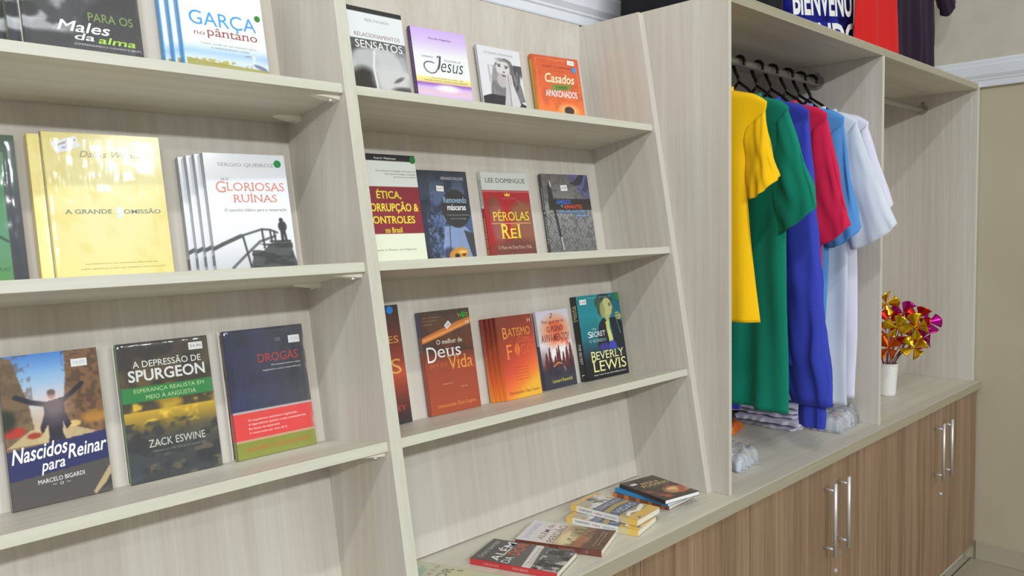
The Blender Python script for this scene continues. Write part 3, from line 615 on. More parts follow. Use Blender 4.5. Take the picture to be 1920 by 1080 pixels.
stand('amigos', 's2', -.2842, .2611, .1819, .2361, -.0518, .0009, .008, 'grey street photo book with blue and red title, rightmost on the middle shelf', G2, va=1,
      art=a.rect(.26, .475, .87, .508, (56, 92, 136)).rect(.62, .522, .88, .56, (66, 92, 140)), texts=[('AMIGOS', .25, .56, .335, .39, (70, 116, 220), 0, .012), ('e', .34, .38, .395, .43, (90, 190, 170)), ('AMANTES', .40, .79, .398, .45, (214, 70, 44), 0, .012), ('quando amizades e desejos se confundem', .28, .85, .483, .5, (200, 214, 226)), ('entre casais', .64, .86, .53, .552, (200, 214, 226))],
      spine=lambda v: (70, 68, 68), spine_texts=[('AMIGOS E AMANTES', .3, .75, .15, .8, (220, 220, 220))], stickers=[(.45, .18, .026, .016, 2, [('19,90', .3, .75, (120, 120, 128), .75)])])

# --- lowest shelf, left bay
a = Art(.1422, .2346, (120, 96, 70)); a.vgrad([(0, (70, 130, 210)), (.14, (140, 186, 232)), (.32, (214, 214, 222)), (.48, (190, 170, 140)), (.6, (150, 136, 104))])
a.poly([(0, 0), (.13, .02), (.2, .2), (.26, .34), (.3, .6), (0, .6)], (122, 100, 72)).poly([(.66, 0), (1, 0), (1, .6), (.58, .6), (.6, .34), (.64, .2)], (128, 94, 64)).mottle((70, 54, 44), 22, 34, 3, .45, .6, .6, (.62, 0, 1, .6)).mottle((90, 72, 56), 18, 30, 5, .48, .6, .5, (0, 0, .3, .6))
a.poly([(.0, .6), (.25, .5), (.62, .5), (1, .6)], (196, 176, 132), .8).ell(.08, .5, .12, .035, (170, 50, 36), .4).ell(.28, .54, .07, .02, (150, 60, 40), .4).ell(.68, .50, .07, .022, (206, 176, 110), .4).ell(.9, .47, .14, .04, (170, 120, 50), .6).ell(.02, .42, .1, .07, (46, 52, 40), .6)
MN = (44, 42, 54)
a.line([(.14, .275), (.28, .32), (.42, .345)], .028, MN).line([(.60, .33), (.70, .285), (.80, .235)], .026, MN).poly([(.40, .33), (.60, .31), (.60, .4), (.655, .5), (.6, .53), (.57, .47), (.56, .56), (.42, .56), (.42, .48), (.36, .54), (.34, .5), (.40, .4)], MN).poly([(.42, .55), (.56, .55), (.62, .66), (.56, .66), (.5, .59), (.47, .66), (.41, .66)], MN)
a.ell(.485, .285, .04, .03, (166, 126, 110), .2).ell(.485, .27, .042, .02, (80, 60, 54), .4).ell(.5, .36, .16, .1, (226, 196, 190), 1.2, .45)
a.poly([(0, .62), (1, .575), (1, .77), (0, .815)], (42, 46, 92)).poly([(0, .815), (1, .77), (1, 1), (0, 1)], (78, 74, 72)).poly([(.82, 1), (.8, .98), (1, .82), (1, .9)], (176, 156, 118)).poly([(.9, .97), (1, .88), (1, .95)], (60, 58, 58))
stand('nascidos', 's3', -1.5650, .2502, .1422, .2346, .0009, .0299, .012, 'book with a man spreading his arms in a city street, leftmost on the lowest shelf', G3,
      art=a, texts=[('Nascidos', .03, .57, .595, .695, (240, 240, 244), .25, .016, 4), ('para', .30, .53, .725, .80, (240, 240, 244), .25, .014, 4), ('Reinar', .575, .97, .625, .72, (240, 240, 244), .25, .016, 4), ('§MARCELO BIGARDI', .26, .73, .828, .856, (226, 226, 228), 0, 0, 2), ('~ o ~', .40, .58, .868, .888, (190, 190, 190))],
      spine=(96, 84, 72), stickers=[(.80, .09, .024, .0125, 0, [('14,90', .3, .75, (200, 200, 214), .7)])])
a = Art(.1562, .2348, (64, 58, 54)); a.vgrad([(0, (66, 60, 56)), (.15, (80, 70, 58)), (.3, (112, 92, 50)), (.42, (150, 122, 40)), (.5, (196, 158, 44)), (.58, (150, 124, 44)), (.66, (84, 80, 64)), (.8, (62, 64, 66)), (1, (56, 62, 70))])
a.mottle((52, 48, 46), 4, 6, 6, .42, .6, .85, (0, 0, 1, .5)).mottle((232, 196, 60), 7, 15, 9, .5, .66, .8, (.1, .44, 1, .62)).mottle((44, 46, 50), 6, 15, 11, .45, .6, .8, (0, .58, 1, 1)).mottle((120, 110, 80), 6, 24, 2, .55, .66, .6, (.2, .7, 1, 1))
a.rect(0, .325, 1, .43, (46, 134, 70))
stand('spurgeon', 's3', -1.3934, .2493, .1562, .2348, -.0006, .0262, .014, 'plastic wrapped book with storm clouds and a green band, second on the lowest left shelf', G3,
      art=a, texts=[('A DEPRESSÃO DE', .15, .90, .125, .185, (232, 230, 226), 0, .006), ('SPURGEON', .09, .93, .20, .285, (238, 236, 232), 0, .022), ('ESPERANÇA REALISTA EM', .13, .90, .337, .372, (190, 222, 160)), ('MEIO À ANGÚSTIA', .25, .80, .38, .418, (190, 222, 160)), ('ZACK ESWINE', .22, .84, .71, .765, (196, 198, 196)), ('PREFÁCIO PR. GILSON SANTOS', .26, .83, .785, .803, (130, 130, 126))],
      spine=(70, 134, 86), stickers=[(.855, .07, .025, .013, 0, [('24,90', .3, .75, (140, 136, 150), .8)])], film=True)
a = Art(.1621, .2369, (46, 48, 60)); a.hgrad((40, 48, 88), (62, 64, 72)); a.mottle((32, 34, 46), 5, 5, 5, .45, .65, .5); a.rect(0, .635, 1, .648, (180, 176, 178)).rect(0, .648, 1, .858, (214, 62, 62)).rect(0, .858, 1, .872, (190, 160, 130)).rect(0, .872, 1, 1, (132, 138, 52))
def dr_sp(v): return (52, 42, 66) if v < .64 else ((196, 54, 58) if v < .86 else (134, 138, 60))
stand('drogas', 's3', -1.2092, .2467, .1621, .2369, .0055, .0154, .020, 'plastic wrapped navy book with red and olive bands, third on the lowest left shelf', G3,
      art=a, texts=[('SER', .62, .70, .092, .12, (120, 124, 130)), ('DROGAS', .38, .90, .205, .275, (176, 50, 58), 0, .006), ('Orientações práticas sobre', .54, .92, .297, .313, (226, 226, 230)), ('legalização e usos e dependências', .43, .92, .332, .348, (226, 226, 230)),
                    ('Os argumentos contrários à legalização', .17, .79, .70, .722, (246, 214, 210)), ('A dependência química e suas consequências', .17, .90, .733, .755, (246, 214, 210)), ('Em busca de esperança', .17, .55, .766, .788, (246, 214, 210)), ('A restauração por meio da fé', .17, .64, .80, .82, (246, 214, 210)), ('ANTONIO CARLOS JÚNIOR', .10, .92, .91, .955, (196, 98, 50), 0, .006)],
      spine=dr_sp, stickers=[(.87, .115, .024, .0145, 0, [('22,90', .3, .75, (200, 200, 206), .7)])], film=True)

# --- lowest shelf, right bay
a = Art(.1646, .2564, (110, 46, 38)); a.vgrad([(0, (50, 44, 42)), (.1, (70, 40, 36)), (.35, (120, 50, 38)), (.58, (176, 74, 52)), (.7, (140, 56, 42)), (.9, (70, 44, 46)), (1, (52, 44, 50))])
stand('es', 's3', -.9741, .2517, .1646, .2564, -.0044, .0099, .015, 'brown book with gold capitals mostly hidden behind the divider on the lowest shelf', G3,
      art=a, texts=[('§ES', .78, .945, .262, .322, (206, 150, 70)), ('§S', .775, .935, .455, .58, (214, 156, 70), 0, -.004), ('§EY', .80, .93, .845, .89, (190, 70, 52))], spine=(70, 40, 36), dots=[(.86, .042, .0085, BLUE)])
a = Art(.149, .2333, (150, 66, 46)); a.vgrad([(0, (76, 62, 54)), (.12, (90, 66, 54)), (.3, (100, 58, 44)), (.42, (112, 58, 44)), (.52, (150, 66, 46)), (1, (164, 74, 50))]); a.mottle((66, 52, 48), 4, 7, 4, .45, .62, .7, (0, 0, 1, .42))
a.poly([(0, .25), (.3, .20), (.7, .13), (1, .09), (1, .16), (.7, .20), (.4, .25), (0, .31)], (214, 124, 56), .9).poly([(0, .27), (.5, .2), (1, .12), (1, .135), (.5, .225), (0, .295)], (236, 160, 84), .8)
stand('deus', 's3', -.7512, .2577, .149, .2333, -.003, 0.0, .012, 'brown book with orange sky streak and large cream title, second on the lowest right shelf', G3,
      art=a, texts=[('365 mensagens', .06, .38, .055, .07, (176, 130, 90)), ('inspirativas para', .06, .32, .085, .10, (176, 130, 90)), ('cada dia', .06, .24, .118, .132, (176, 130, 90)), ('Vol. 2', .75, .97, .045, .085, (196, 150, 80)), ('§O melhor de', .27, .78, .285, .33, (228, 222, 212)), ('§D', .06, .245, .345, .495, (236, 232, 226), 0, -.004), ('§eus', .265, .73, .375, .46, (236, 232, 226), 0, -.002), ('§para sua', .09, .43, .515, .565, (184, 100, 56)), ('§Vida', .44, .95, .455, .59, (226, 150, 64), 0, -.002),
                    ('O melhor livro', .29, .49, .712, .725, (220, 180, 160)), ('devocional', .64, .77, .762, .774, (220, 180, 160)), ('§Hernandes Dias Lopes', .14, .90, .905, .95, (222, 140, 66)), ('H', .90, .96, .125, .16, (230, 226, 222))],
      spine=lambda v: (66, 70, 110) if v < .25 else ((120, 90, 80) if v < .4 else (150, 66, 46)), stickers=[(.53, .15, .0175, .012, 38, [('CBA', .25, .75, (60, 60, 70), .7)])], dots=[(.87, .065, .0078, (28, 150, 50))])
a = Art(.1239, .2004, (190, 80, 44)); yy = np.clip(a.y*1.05 + (a.x - .5)*.35, 0, 1)
for ch, st in enumerate(zip((128, 54, 40), (160, 58, 42), (206, 76, 52), (232, 120, 48), (244, 190, 54))): a.a[..., ch] = np.interp(yy, [0, .35, .62, .85, 1.05], st)
a.poly([(.44, .47), (.40, .42), (.45, .355), (.5, .325), (.55, .40), (.53, .46), (.49, .50)], (224, 116, 44)).line([(.50, .33), (.47, .41), (.48, .49)], .008, (150, 56, 38))
stand('batismo', 's3', -.5446, .2297, .1239, .2004, .0013, .0179, .009, 'red to yellow flame coloured book, front of four on the lowest right shelf', G3,
      art=a, texts=[('H', .86, .94, .05, .10, (214, 196, 200)), ('§B', .14, .265, .135, .27, (232, 152, 64)), ('§ATISMO', .275, .90, .15, .25, (232, 152, 64)), ('§COM', .52, .84, .265, .33, (196, 100, 52)), ('§F', .17, .33, .345, .52, (226, 128, 52)), ('§GO', .57, .93, .365, .485, (200, 98, 52), 0, -.01)] +
            [(t_, .32, .72, .625 + .036*i, .64 + .036*i, (166, 60, 44)) for i, t_ in enumerate(('A plenitude do Espírito', 'Santo e suas operações', 'são uma promessa para', 'nós que devemos hoje', 'na vida da igreja'))] + [('§Hernandes Dias Lopes', .10, .93, .905, .955, (130, 60, 44), .1)],
      spine=lambda v: tuple(np.array((120, 40, 44))*(1 - v) + np.array((240, 150, 50))*v))
behind('batismo', 3, .0057, .009, ['flame coloured book, second of the row of four on the lowest shelf', 'flame coloured book, third of the row of four on the lowest shelf', 'flame coloured book, rearmost of the row of four on the lowest shelf'])
a = Art(.1235, .2021, (206, 202, 212)); a.vgrad([(0, (204, 200, 214)), (.45, (214, 208, 214)), (.7, (110, 80, 90)), (.78, (56, 54, 68)), (1, (54, 54, 70))]); a.ell(.55, .27, .42, .2, (226, 140, 96), .6, .9).mottle((216, 92, 60), 7, 9, 4, .5, .65, .8, (.3, .15, .98, .5)).ell(.6, .57, .34, .1, (250, 246, 248), .7)
for cx, tp, wd in ((.16, .55, .05), (.27, .48, .04), (.42, .60, .05), (.5, .5, .035), (.56, .47, .035), (.68, .56, .045), (.8, .5, .05), (.92, .46, .05)):
    a.poly([(cx - wd*.3, tp), (cx + wd*.5, tp - .02), (cx + wd, tp + .1), (cx + wd*1.4, .8), (cx - wd*1.4, .8), (cx - wd, tp + .1)], (92, 38, 40))
a.ell(.5, .86, .7, .13, (54, 54, 70), .5).mottle((40, 38, 50), 10, 10, 5, .45, .6, .6, (0, .66, 1, .85)).line([(.35, .72), (.5, .68), (.6, .7)], .012, (230, 150, 90)).line([(.66, .73), (.7, .8)], .01, (220, 130, 80))
stand('pleno', 's3', -.3781, .2583, .1235, .2021, -.0018, .0076, .008, 'white book with raised hands against a red glow, fourth title on the lowest right shelf', G3,
      art=a, texts=[('2', .40, .49, .04, .095, (52, 44, 56), .4), ('Por que tarda', .16, .84, .125, .175, (96, 40, 48), 0, .004), ('O PLENO', .28, .78, .205, .275, (96, 36, 44), 0, .006), ('AVIVAMENTO?', .08, .94, .305, .405, (128, 48, 44), 0, .006), ('Leonard Ravenhill', .25, .86, .885, .928, (190, 190, 70), 0, .01)], spine=lambda v: (190, 186, 200) if v < .45 else (70, 60, 72))
a = Art(.1735, .2297, (10, 122, 136)); a.vgrad([(0, (14, 128, 138)), (.25, (16, 136, 148)), (.5, (14, 108, 120)), (.68, (22, 60, 74)), (.78, (20, 24, 34)), (1, (18, 18, 26))]); a.rect(.42, 0, .5, .4, (60, 150, 160), .5).ell(.98, .25, .3, .4, (14, 90, 110), .8, .7)
a.ell(.62, .10, .2, .10, (40, 46, 40), .3).poly([(.45, .06), (.56, .02), (.56, .2), (.5, .28), (.44, .22)], (60, 84, 70)).ell(.685, .165, .125, .115, (190, 190, 128), .2).ell(.57, .2, .06, .1, (150, 156, 100), .5).poly([(.60, .24), (.72, .26), (.73, .32), (.62, .36)], (176, 178, 116))
a.ell(.75, .145, .03, .008, (70, 70, 52), .5).ell(.80, .215, .025, .01, (130, 84, 70), .5).line([(.73, .125), (.78, .125)], .008, (80, 74, 50)).line([(.80, .145), (.825, .18)], .006, (150, 146, 96))
a.poly([(.44, .36), (.55, .29), (.62, .31), (.66, .42), (.66, .6), (.40, .68), (.36, .6)], (20, 26, 38)).poly([(.7, .3), (.84, .3), (1, .36), (1, .72), (.72, .66), (.74, .5)], (18, 26, 40)).poly([(.60, .34), (.70, .32), (.69, .42), (.74, .58), (.64, .59), (.61, .45)], (196, 200, 120)).poly([(.64, .58), (.74, .57), (.82, .67), (.6, .67)], (56, 66, 168)).ell(.5, .63, .12, .04, (50, 50, 130), .5)
a.ell(.92, .285, .075, .045, (186, 184, 120), .25, 1, 25).line([(.86, .27), (.95, .26)], .008, (60, 70, 60)).line([(.87, .30), (.96, .30)], .006, (60, 70, 60)).line([(.87, .33), (.93, .5)], .006, (80, 170, 176)).ell(.97, .045, .08, .045, (30, 128, 40), .2)
stand('lewis', 's3', -.2224, .2507, .1735, .2297, -.0461, 0.0, .022, 'thick teal and black novel with a woman in profile, rightmost on the lowest shelf', G3,
      art=a, texts=[('O  SEGREDO  VOLUME  UM', .2, .80, .03, .045, (120, 190, 196)), ('The', .26, .36, .395, .42, (190, 216, 216), .3), ('§S', .16, .24, .43, .505, (236, 240, 240)), ('§ECRET', .245, .56, .44, .50, (236, 240, 240)), ('§O SEGREDO', .17, .56, .53, .565, (150, 180, 186)),
                    ('§B', .17, .27, .67, .79, (240, 224, 150)), ('§EVERLY', .28, .94, .68, .775, (240, 224, 150)), ('§LEWIS', .17, .96, .79, .915, (242, 228, 156)), ('§New York Times Bestselling Author', .17, .94, .942, .962, (226, 226, 220))],
      spine=lambda v: (18, 18, 24) if v > .12 else (24, 30, 40), spine_texts=[('§BEVERLY', .42, .82, .11, .3, (214, 206, 160)), ('§LEWIS', .14, .4, .12, .3, (214, 206, 160)), ('THE SECRET', .3, .7, .56, .8, (226, 228, 228)), ('L', .3, .7, .92, .95, (230, 230, 230))],
      stickers=[(.14, .075, .026, .014, 0, [('1.64', .25, .75, (150, 110, 110), .7)])])

# ------------------------------------------------------------------ books lying on the worktop
def lay(key, x, y, ang, z, wd, hh, t, label, group, **k):
    r = thing('book', label, 'book', group=group); q = math.radians(ang); c, s = math.cos(q), math.sin(q)
    r.matrix_world = Matrix(((c, 0, -s, x), (s, 0, c, y), (0, -1, 0, HC + z + t), (0, 0, 0, 1)))
    book_parts(r, wd, hh, t, **k); BOOKS[key] = r; return r
GC = 'books lying on the worktop'
a = Art(.14, .21, (176, 184, 158)); a.mottle((160, 176, 150), 4, 5, 3, .45, .6, .7).rect(.985, 0, 1, 1, (206, 150, 110)).poly([(.5, .1), (.9, .12), (.8, .2), (.5, .24)], (150, 168, 146)).ell(.75, .55, .3, .2, (190, 186, 150), .8)
lay('amor', -.896, .011, 22.4, .0005, .14, .21, .012, 'pale green book lying on the worktop, half hidden by the middle divider', GC, art=a, texts=[('§MOR', .38, .94, .36, .46, (110, 112, 94)), ('O QUE É O', .3, .96, .25, .31, (186, 110, 96)), ('&', .88, .95, .5, .56, (120, 116, 100))], spine=(180, 186, 160))
a = Art(.1169, .199, (58, 58, 55)); a.mottle((72, 72, 68), 5, 6, 3, .45, .62, .6).poly([(0, .60), (1, .52), (1, .62), (0, .70)], (206, 206, 204))
a.poly([(0, .70), (1, .62), (1, 1), (0, 1)], (84, 84, 82)).mottle((186, 186, 182), 9, 14, 8, .52, .6, .9, (0, .7, 1, 1)).mottle((36, 36, 36), 8, 12, 12, .5, .58, .9, (0, .72, 1, 1)).poly([(.55, .36), (1, .33), (1, .53), (.0, .60), (.0, .48)], (90, 88, 84), .7)
lay('dor', -.692, -.005, 20.4, .0005, .1169, .199, .013, 'black and white book with red spine and red title word, lying on the worktop', GC, art=a,
    texts=[('§DON BAKER', .12, .92, .06, .115, (176, 178, 176), 0, .004), ('§ALÉM', .06, .94, .17, .31, (232, 232, 230), 0, .004), ('§DA', .05, .34, .345, .44, (226, 226, 224)), ('§DOR', .40, .98, .325, .46, (206, 72, 56), .1, .006), ('A dor de quem perdeu', .08, .9, .60, .625, (186, 90, 84), 0, 0, 4), ('a esperança na família', .08, .88, .635, .66, (186, 90, 84), 0, 0, 4)],
    spine=(190, 52, 56), spine_texts=[('ALÉM DA DOR', .3, .7, .16, .34, (226, 160, 160)), ('§DON BAKER', .3, .7, .5, .68, (226, 160, 160))])
a = Art(.123, .2005, (212, 202, 200)); a.vgrad([(0, (208, 204, 210)), (.38, (214, 204, 200)), (.5, (170, 140, 100)), (.62, (120, 96, 70)), (.8, (94, 66, 48)), (1, (104, 72, 52))]); a.ell(.35, .55, .4, .1, (214, 196, 150), .6).ell(.8, .6, .3, .07, (150, 142, 100), .6).ell(.55, .72, .45, .07, (176, 140, 96), .7, .7).mottle((84, 58, 44), 6, 9, 7, .48, .6, .6, (0, .55, 1, 1)).ell(.25, .7, .3, .05, (156, 96, 60), .6)
lay('perdao', -.546, -.002, 23.0, .0005, .123, .2005, .014, 'brown and cream book with pictured hands, on the worktop behind the black and white one', GC, art=a,
    texts=[('§DON BAKER', .14, .90, .06, .12, (176, 186, 204)), ('§ALÉM do', .14, .92, .20, .29, (150, 122, 114), 0, .004), ('§PERDÃO', .06, .94, .325, .44, (136, 112, 100), 0, .004), ('Construindo a confiança', .16, .9, .865, .89, (206, 190, 176)), ('que cura a família', .22, .84, .91, .935, (206, 190, 176))],
    spine=(112, 62, 50), spine_texts=[('ALÉM do PERDÃO', .3, .7, .16, .4, (196, 150, 140)), ('§DON BAKER', .3, .7, .52, .7, (196, 150, 140)), ('o', .3, .7, .82, .85, (120, 140, 200))])
a = Art(.108, .185, (214, 176, 92)); a.rect(.04, .06, .96, .42, (172, 164, 150)).mottle((90, 84, 80), 6, 9, 5, .48, .58, .9, (.04, .06, .96, .42)).mottle((220, 220, 222), 5, 7, 9, .55, .62, .9, (.04, .06, .96, .34)).rect(0, .33, 1, .74, (84, 92, 116)).rect(.06, .72, .96, .84, (156, 142, 100)).poly([(.02, .5), (.55, .46), (.98, .5), (.98, .56), (.5, .53), (.02, .58)], (172, 148, 70))
a.poly([(.1, .80), (.35, .74), (.55, .79), (.95, .72), (.92, .79), (.56, .85), (.32, .80), (.14, .85)], (232, 232, 234)).ell(.2, .96, .06, .018, (80, 110, 170), .3)
SPW = lambda v: (222, 186, 96) if v < .1 or v > .86 else ((226, 226, 224) if v < .72 else (206, 196, 150))
lay('vidas_low', -.40, .008, 13.0, .0005, .108, .187, .015, 'yellow and blue book, lower of the identical pair lying on the worktop', GC, art=a, texts=[('CONHECENDO', .06, .94, .365, .435, (206, 206, 202)), ('VIDAS', .12, .9, .59, .69, (190, 200, 216))], spine=SPW, spine_texts=[('CONHECENDO', .3, .7, .12, .34, (60, 60, 66)), ('vidas', .3, .7, .36, .48, (190, 90, 80)), ('da família bíblica', .3, .7, .52, .7, (140, 150, 170))])
o = dup(BOOKS['vidas_low'], label='yellow and blue book, upper of the identical pair lying on the worktop')
q = math.radians(6.5); o.matrix_world = Matrix(((math.cos(q), 0, -math.sin(q), -.384), (math.sin(q), 0, math.cos(q), .022), (0, -1, 0, HC + .0315), (0, 0, 0, 1)))
a = Art(.122, .17, (150, 84, 44)); a.mottle((60, 36, 26), 7, 9, 3, .45, .58, .9).mottle((206, 120, 50), 9, 12, 6, .55, .64, .8)
lay('brown', -.208, .055, 3.0, .0005, .122, .17, .011, 'brown and orange patterned book at the bottom of the worktop stack of three', GC, art=a, texts=[], spine=lambda v: (120, 70, 40) if int(v*14) % 3 else (190, 110, 54))
a = Art(.122, .17, (36, 132, 196))
lay('blue', -.216, .053, -1.0, .012, .122, .168, .011, 'bright blue book in the middle of the worktop stack of three', GC, art=a, texts=[], spine=(36, 132, 196), white=True, stickers=[(.05, .5, .008, .006, 0, [])])
a = Art(.12, .169, (46, 36, 34)); a.mottle((70, 44, 34), 5, 6, 3, .45, .6, .7).ell(.7, .70, .26, .14, (214, 170, 110), .5).ell(.78, .78, .24, .07, (196, 186, 110), .6).ell(.6, .62, .1, .07, (90, 100, 76), .4).mottle((176, 76, 44), 7, 9, 6, .52, .62, .9, (0, .5, 1, .98)).ell(.66, .66, .13, .07, (226, 184, 130), .5).rect(0, .93, 1, 1, (40, 32, 32))
lay('dark', -.234, .048, -10.8, .0235, .12, .169, .010, 'dark book with golden picture, on top of the stack of three on the worktop', GC, art=a,
    texts=[('AMOR &', .30, .80, .20, .29, (226, 190, 130), 0, .006), ('PODERES', .22, .96, .31, .40, (226, 190, 130), 0, .006), ('A força da paixão', .3, .92, .43, .46, (200, 170, 120))], spine=(44, 34, 32), white=True, stickers=[(.17, .19, .02, .012, 0, [])])

# ------------------------------------------------------------------ shirts on hangers
YP, ZP = 0.223, HC + 1.21                          # the rail
def hanger(x, phi, label, top=-0.105):
    t = thing('clothes_hanger', label, 'hanger', (x, YP, ZP), -phi, 'black plastic hangers on the rail')
    bm = bmesh.new(); r = 0.023; zc = 0.0125 - r + 0.0062
    pts = [(0, r*math.cos(a), zc + r*math.sin(a)) for a in [math.radians(d) for d in range(200, -41, -12)]]
    pts += [(0, 0.016, -0.024), (0, 0.006, -0.040), (0, 0, -0.052), (0, 0, top + 0.044)]
    tube(bm, pts, 0.0054, 12); obj('hook', bm, M['black_plastic'], t, True)
    def arm(y): return top - 0.27*max(0, y - 0.04) - 1.6*max(0.0, y - 0.155)**1.5 - 0.019 + 0.064*max(0, 1 - y/0.092)
    half = [(0, y, arm(y)) for y in (0.0, .02, .04, .06, .08, .10, .12, .135, .145)] + [(0, 0.150, arm(.145) - 0.010), (0, .143, arm(.145) - 0.018), (0, 0.08, arm(.145) - 0.022), (0, 0, arm(.145) - 0.022)]
    tube(bm2 := bmesh.new(), half + [(0, -y, z) for _, y, z in half][::-1][1:], 0.0046, 10); obj('frame', bm2, M['black_plastic'], t, True)
    return t
def tee(name, label, col, loc, rotz, ztop, hem, half=0.20, hemhalf=0.20, depth=0.026, sleeve=0.30, out=0.09, sl_r=0.08, seed=0, fold=0.009, waist=None,
        long=False, neckw=0.09, sides=(-1, 1), group=None, cat='shirt', slope=0.27, thick=1.0, lean=0.0, back_in=True):
    """a shirt hanging in its own y-z plane; -y is the front shoulder; heights are world heights"""
    t = thing(name, label, cat, loc, rotz, group); zo = loc[2]
    def zs(y):
        a = abs(y); z = ztop - zo - slope*max(0.0, a - 0.04) - 1.6*max(0.0, a - (half - 0.045))**1.5
        return z - 0.03*max(0.0, 1 - (a/neckw)**2)
    bm = bmesh.new(); nu, nv = 96, 64; rows = []; w0 = waist if waist else half*0.93
    for j in range(nv + 1):
        v = j/nv; row = []
        if v < 0.72: hw = hemhalf + (w0 - hemhalf)*(v/0.72)
        else: k = (v - 0.72)/0.28; hw = w0 + (half - w0)*(k*k*(3 - 2*k))
        for i in range(nu):
            a = 2*PI*i/nu; y = hw*math.cos(a); top = zs(y); z = (hem - zo) + (top - (hem - zo))*v
            d = depth*(1 - 0.42*v**6)*(0.0 if j == nv else 1.0)
            x = d*math.sin(a)*(0.55 + 0.45*abs(math.sin(a)))
            if j == nv: x = 0.017*math.sin(a)*max(0.0, 1 - abs(y/neckw)**4)
            f = fold*(1.15 - v)*(math.sin(y*38 + seed*1.7 + z*1.5) + 0.6*math.sin(y*71 + seed*3.1 - z*2.2))
            nz = noise.noise((y*9 + seed*7, z*5, seed*3.3 + (3 if math.sin(a) > 0 else 0)))*0.009*(1.05 - v**3)
            x += (f + nz)*(1 - v**8) + lean*(1 - v)
            row.append(bm.verts.new((x, y + 0.006*math.sin(z*9 + seed)*(1 - v), z)))
        rows.append(row)
    for p, q in zip(rows, rows[1:]):
        for i in range(nu): bm.faces.new((p[i], p[(i+1) % nu], q[(i+1) % nu], q[i]))
    for sg in sides:
        L = sleeve; n = 30; m = 44; ring0 = None
        for k in range(n + 1):
            s = k/n
            ra = sl_r*(0.80 + 0.20*s) if not long else sl_r*(0.95 - 0.16*s + (0.10*math.sin(PI*min(1, max(0, (s - .72)/.28))) if s > .72 else 0))
            rx = ((0.013 + 0.014*s) if not long else 0.024 + 0.012*math.sin(PI*min(1, s*1.02)))*thick
            tilt = math.atan2(out, L)*0.8 + 0.55*(1 - s)**3
            if k == 0: ra *= 0.8; rx *= 0.6
            ob = out if sg < 0 or not back_in else 0.0; cyy = half - 0.004 + ob*s - ra*math.cos(tilt); czz = zs(half) - 0.045 - (L - 0.06)*s
            ring = []
            for i in range(m):
                a = 2*PI*i/m; u = math.cos(a)*ra; wv = math.sin(a)*rx
                wr = noise.noise((i*0.30 + seed*5, s*(9 if long else 3.2), sg*2.0 + seed))*0.010*(0.3 + s)*thick + 0.003*math.sin(u*80 + seed + s*3)
                y = cyy + u*math.cos(tilt); z = czz + u*math.sin(tilt)*(1 if not long else .6) - (0.03*math.cos(a*1.0 + 2.2)*s if not long else 0)
                ring.append(bm.verts.new((wv + wr + lean*0.5*s, sg*(y + 0.4*wr), z)))
            if ring0:
                for i in range(m): bm.faces.new((ring0[i], ring0[(i+1) % m], ring[(i+1) % m], ring[i]))
            ring0 = ring
        tips = [v.co.copy() for v in ring0]
        if long:                                        # ribbed cuff
            bc = bmesh.new(); pr = None; c0 = sum(tips, Vector())/m
            for k in range(9):
                s = k/8; ring = []
                for i in range(m):
                    p = tips[i] - c0; q = c0 + Vector((p.x*(0.72 + .05*math.sin(PI*s)), p.y*(0.66 + 0.05*math.sin(PI*s)), p.z*0.3)); q.z += 0.006 - 0.075*s
                    q += Vector((0.0012*math.sin(i*2.6), 0, 0)); ring.append(bc.verts.new(q))
                if pr:
                    for i in range(m): bc.faces.new((pr[i], pr[(i+1) % m], ring[(i+1) % m], ring[i]))
                else: bc.faces.new(ring)
                pr = ring
            obj('cuff', bc, M[col], t, True)
    body = obj('body', bm, M[col], t, True)
    so = body.modifiers.new('thickness', 'SOLIDIFY'); so.thickness = 0.0014; so.offset = 1
    bc = bmesh.new(); rr = []                           # neck band
    for i in range(40):
        a = 2*PI*i/40; y = (neckw + 0.004)*math.cos(a); x = 0.017*math.sin(a)
        p = Vector((x*1.15, y, zs(y) + 0.004))
        rr.append([bc.verts.new(p + Vector((0, 0, -0.012))), bc.verts.new(p + Vector((p.x*0.05, 0, 0.008))), bc.verts.new(p + Vector((p.x*0.25, 0, -0.008)))])
    for i in range(40):
        a, b = rr[i], rr[(i+1) % 40]
        for k in range(3): bc.faces.new((a[k], a[(k+1) % 3], b[(k+1) % 3], b[k]))
    obj('collar', bc, M[col], t, True)
    return t
for n, c in (('yellow', (250, 198, 14)), ('green', (14, 132, 108)), ('royal', (58, 70, 184)), ('red', (216, 36, 78)), ('sky', (86, 150, 220)), ('white', (214, 222, 234)), ('lilac', (222, 220, 240)),
             ('navy', (26, 36, 148)), ('scarlet', (206, 30, 30)), ('plum', (36, 18, 42)), ('black', (20, 20, 24))): M['tee_' + n] = cloth('cotton_' + n, c)
R_ = math.radians
GS = 'shirts hanging on the left rail'
HB = 'black plastic hanger carrying the %s, on the left rail'
ZT_ = HC + 1.105
tee('t_shirt', 'bright yellow short sleeved shirt, nearest on the rail and the shortest', 'tee_yellow', (.235, YP, HC), R_(0), ZT_, HC+.43, half=.195, hemhalf=.165, waist=.135, sleeve=.25, out=.035, sl_r=.043, seed=1, group=GS)
tee('t_shirt', 'emerald green short sleeved shirt hanging right behind the yellow one', 'tee_green', (.43, YP, HC), R_(-17), ZT_, HC+.145, hemhalf=.2, waist=.195, sleeve=.34, out=.11, sl_r=.07, seed=2, fold=.010, group=GS)
tee('sweatshirt', 'royal blue long sleeved sweatshirt with ribbed cuffs, between green and crimson shirts', 'tee_royal', (.545, YP, HC), R_(-14), ZT_, HC+.27, sleeve=.905, out=.095, sl_r=.09, seed=3, long=True, group=GS, cat='sweatshirt')
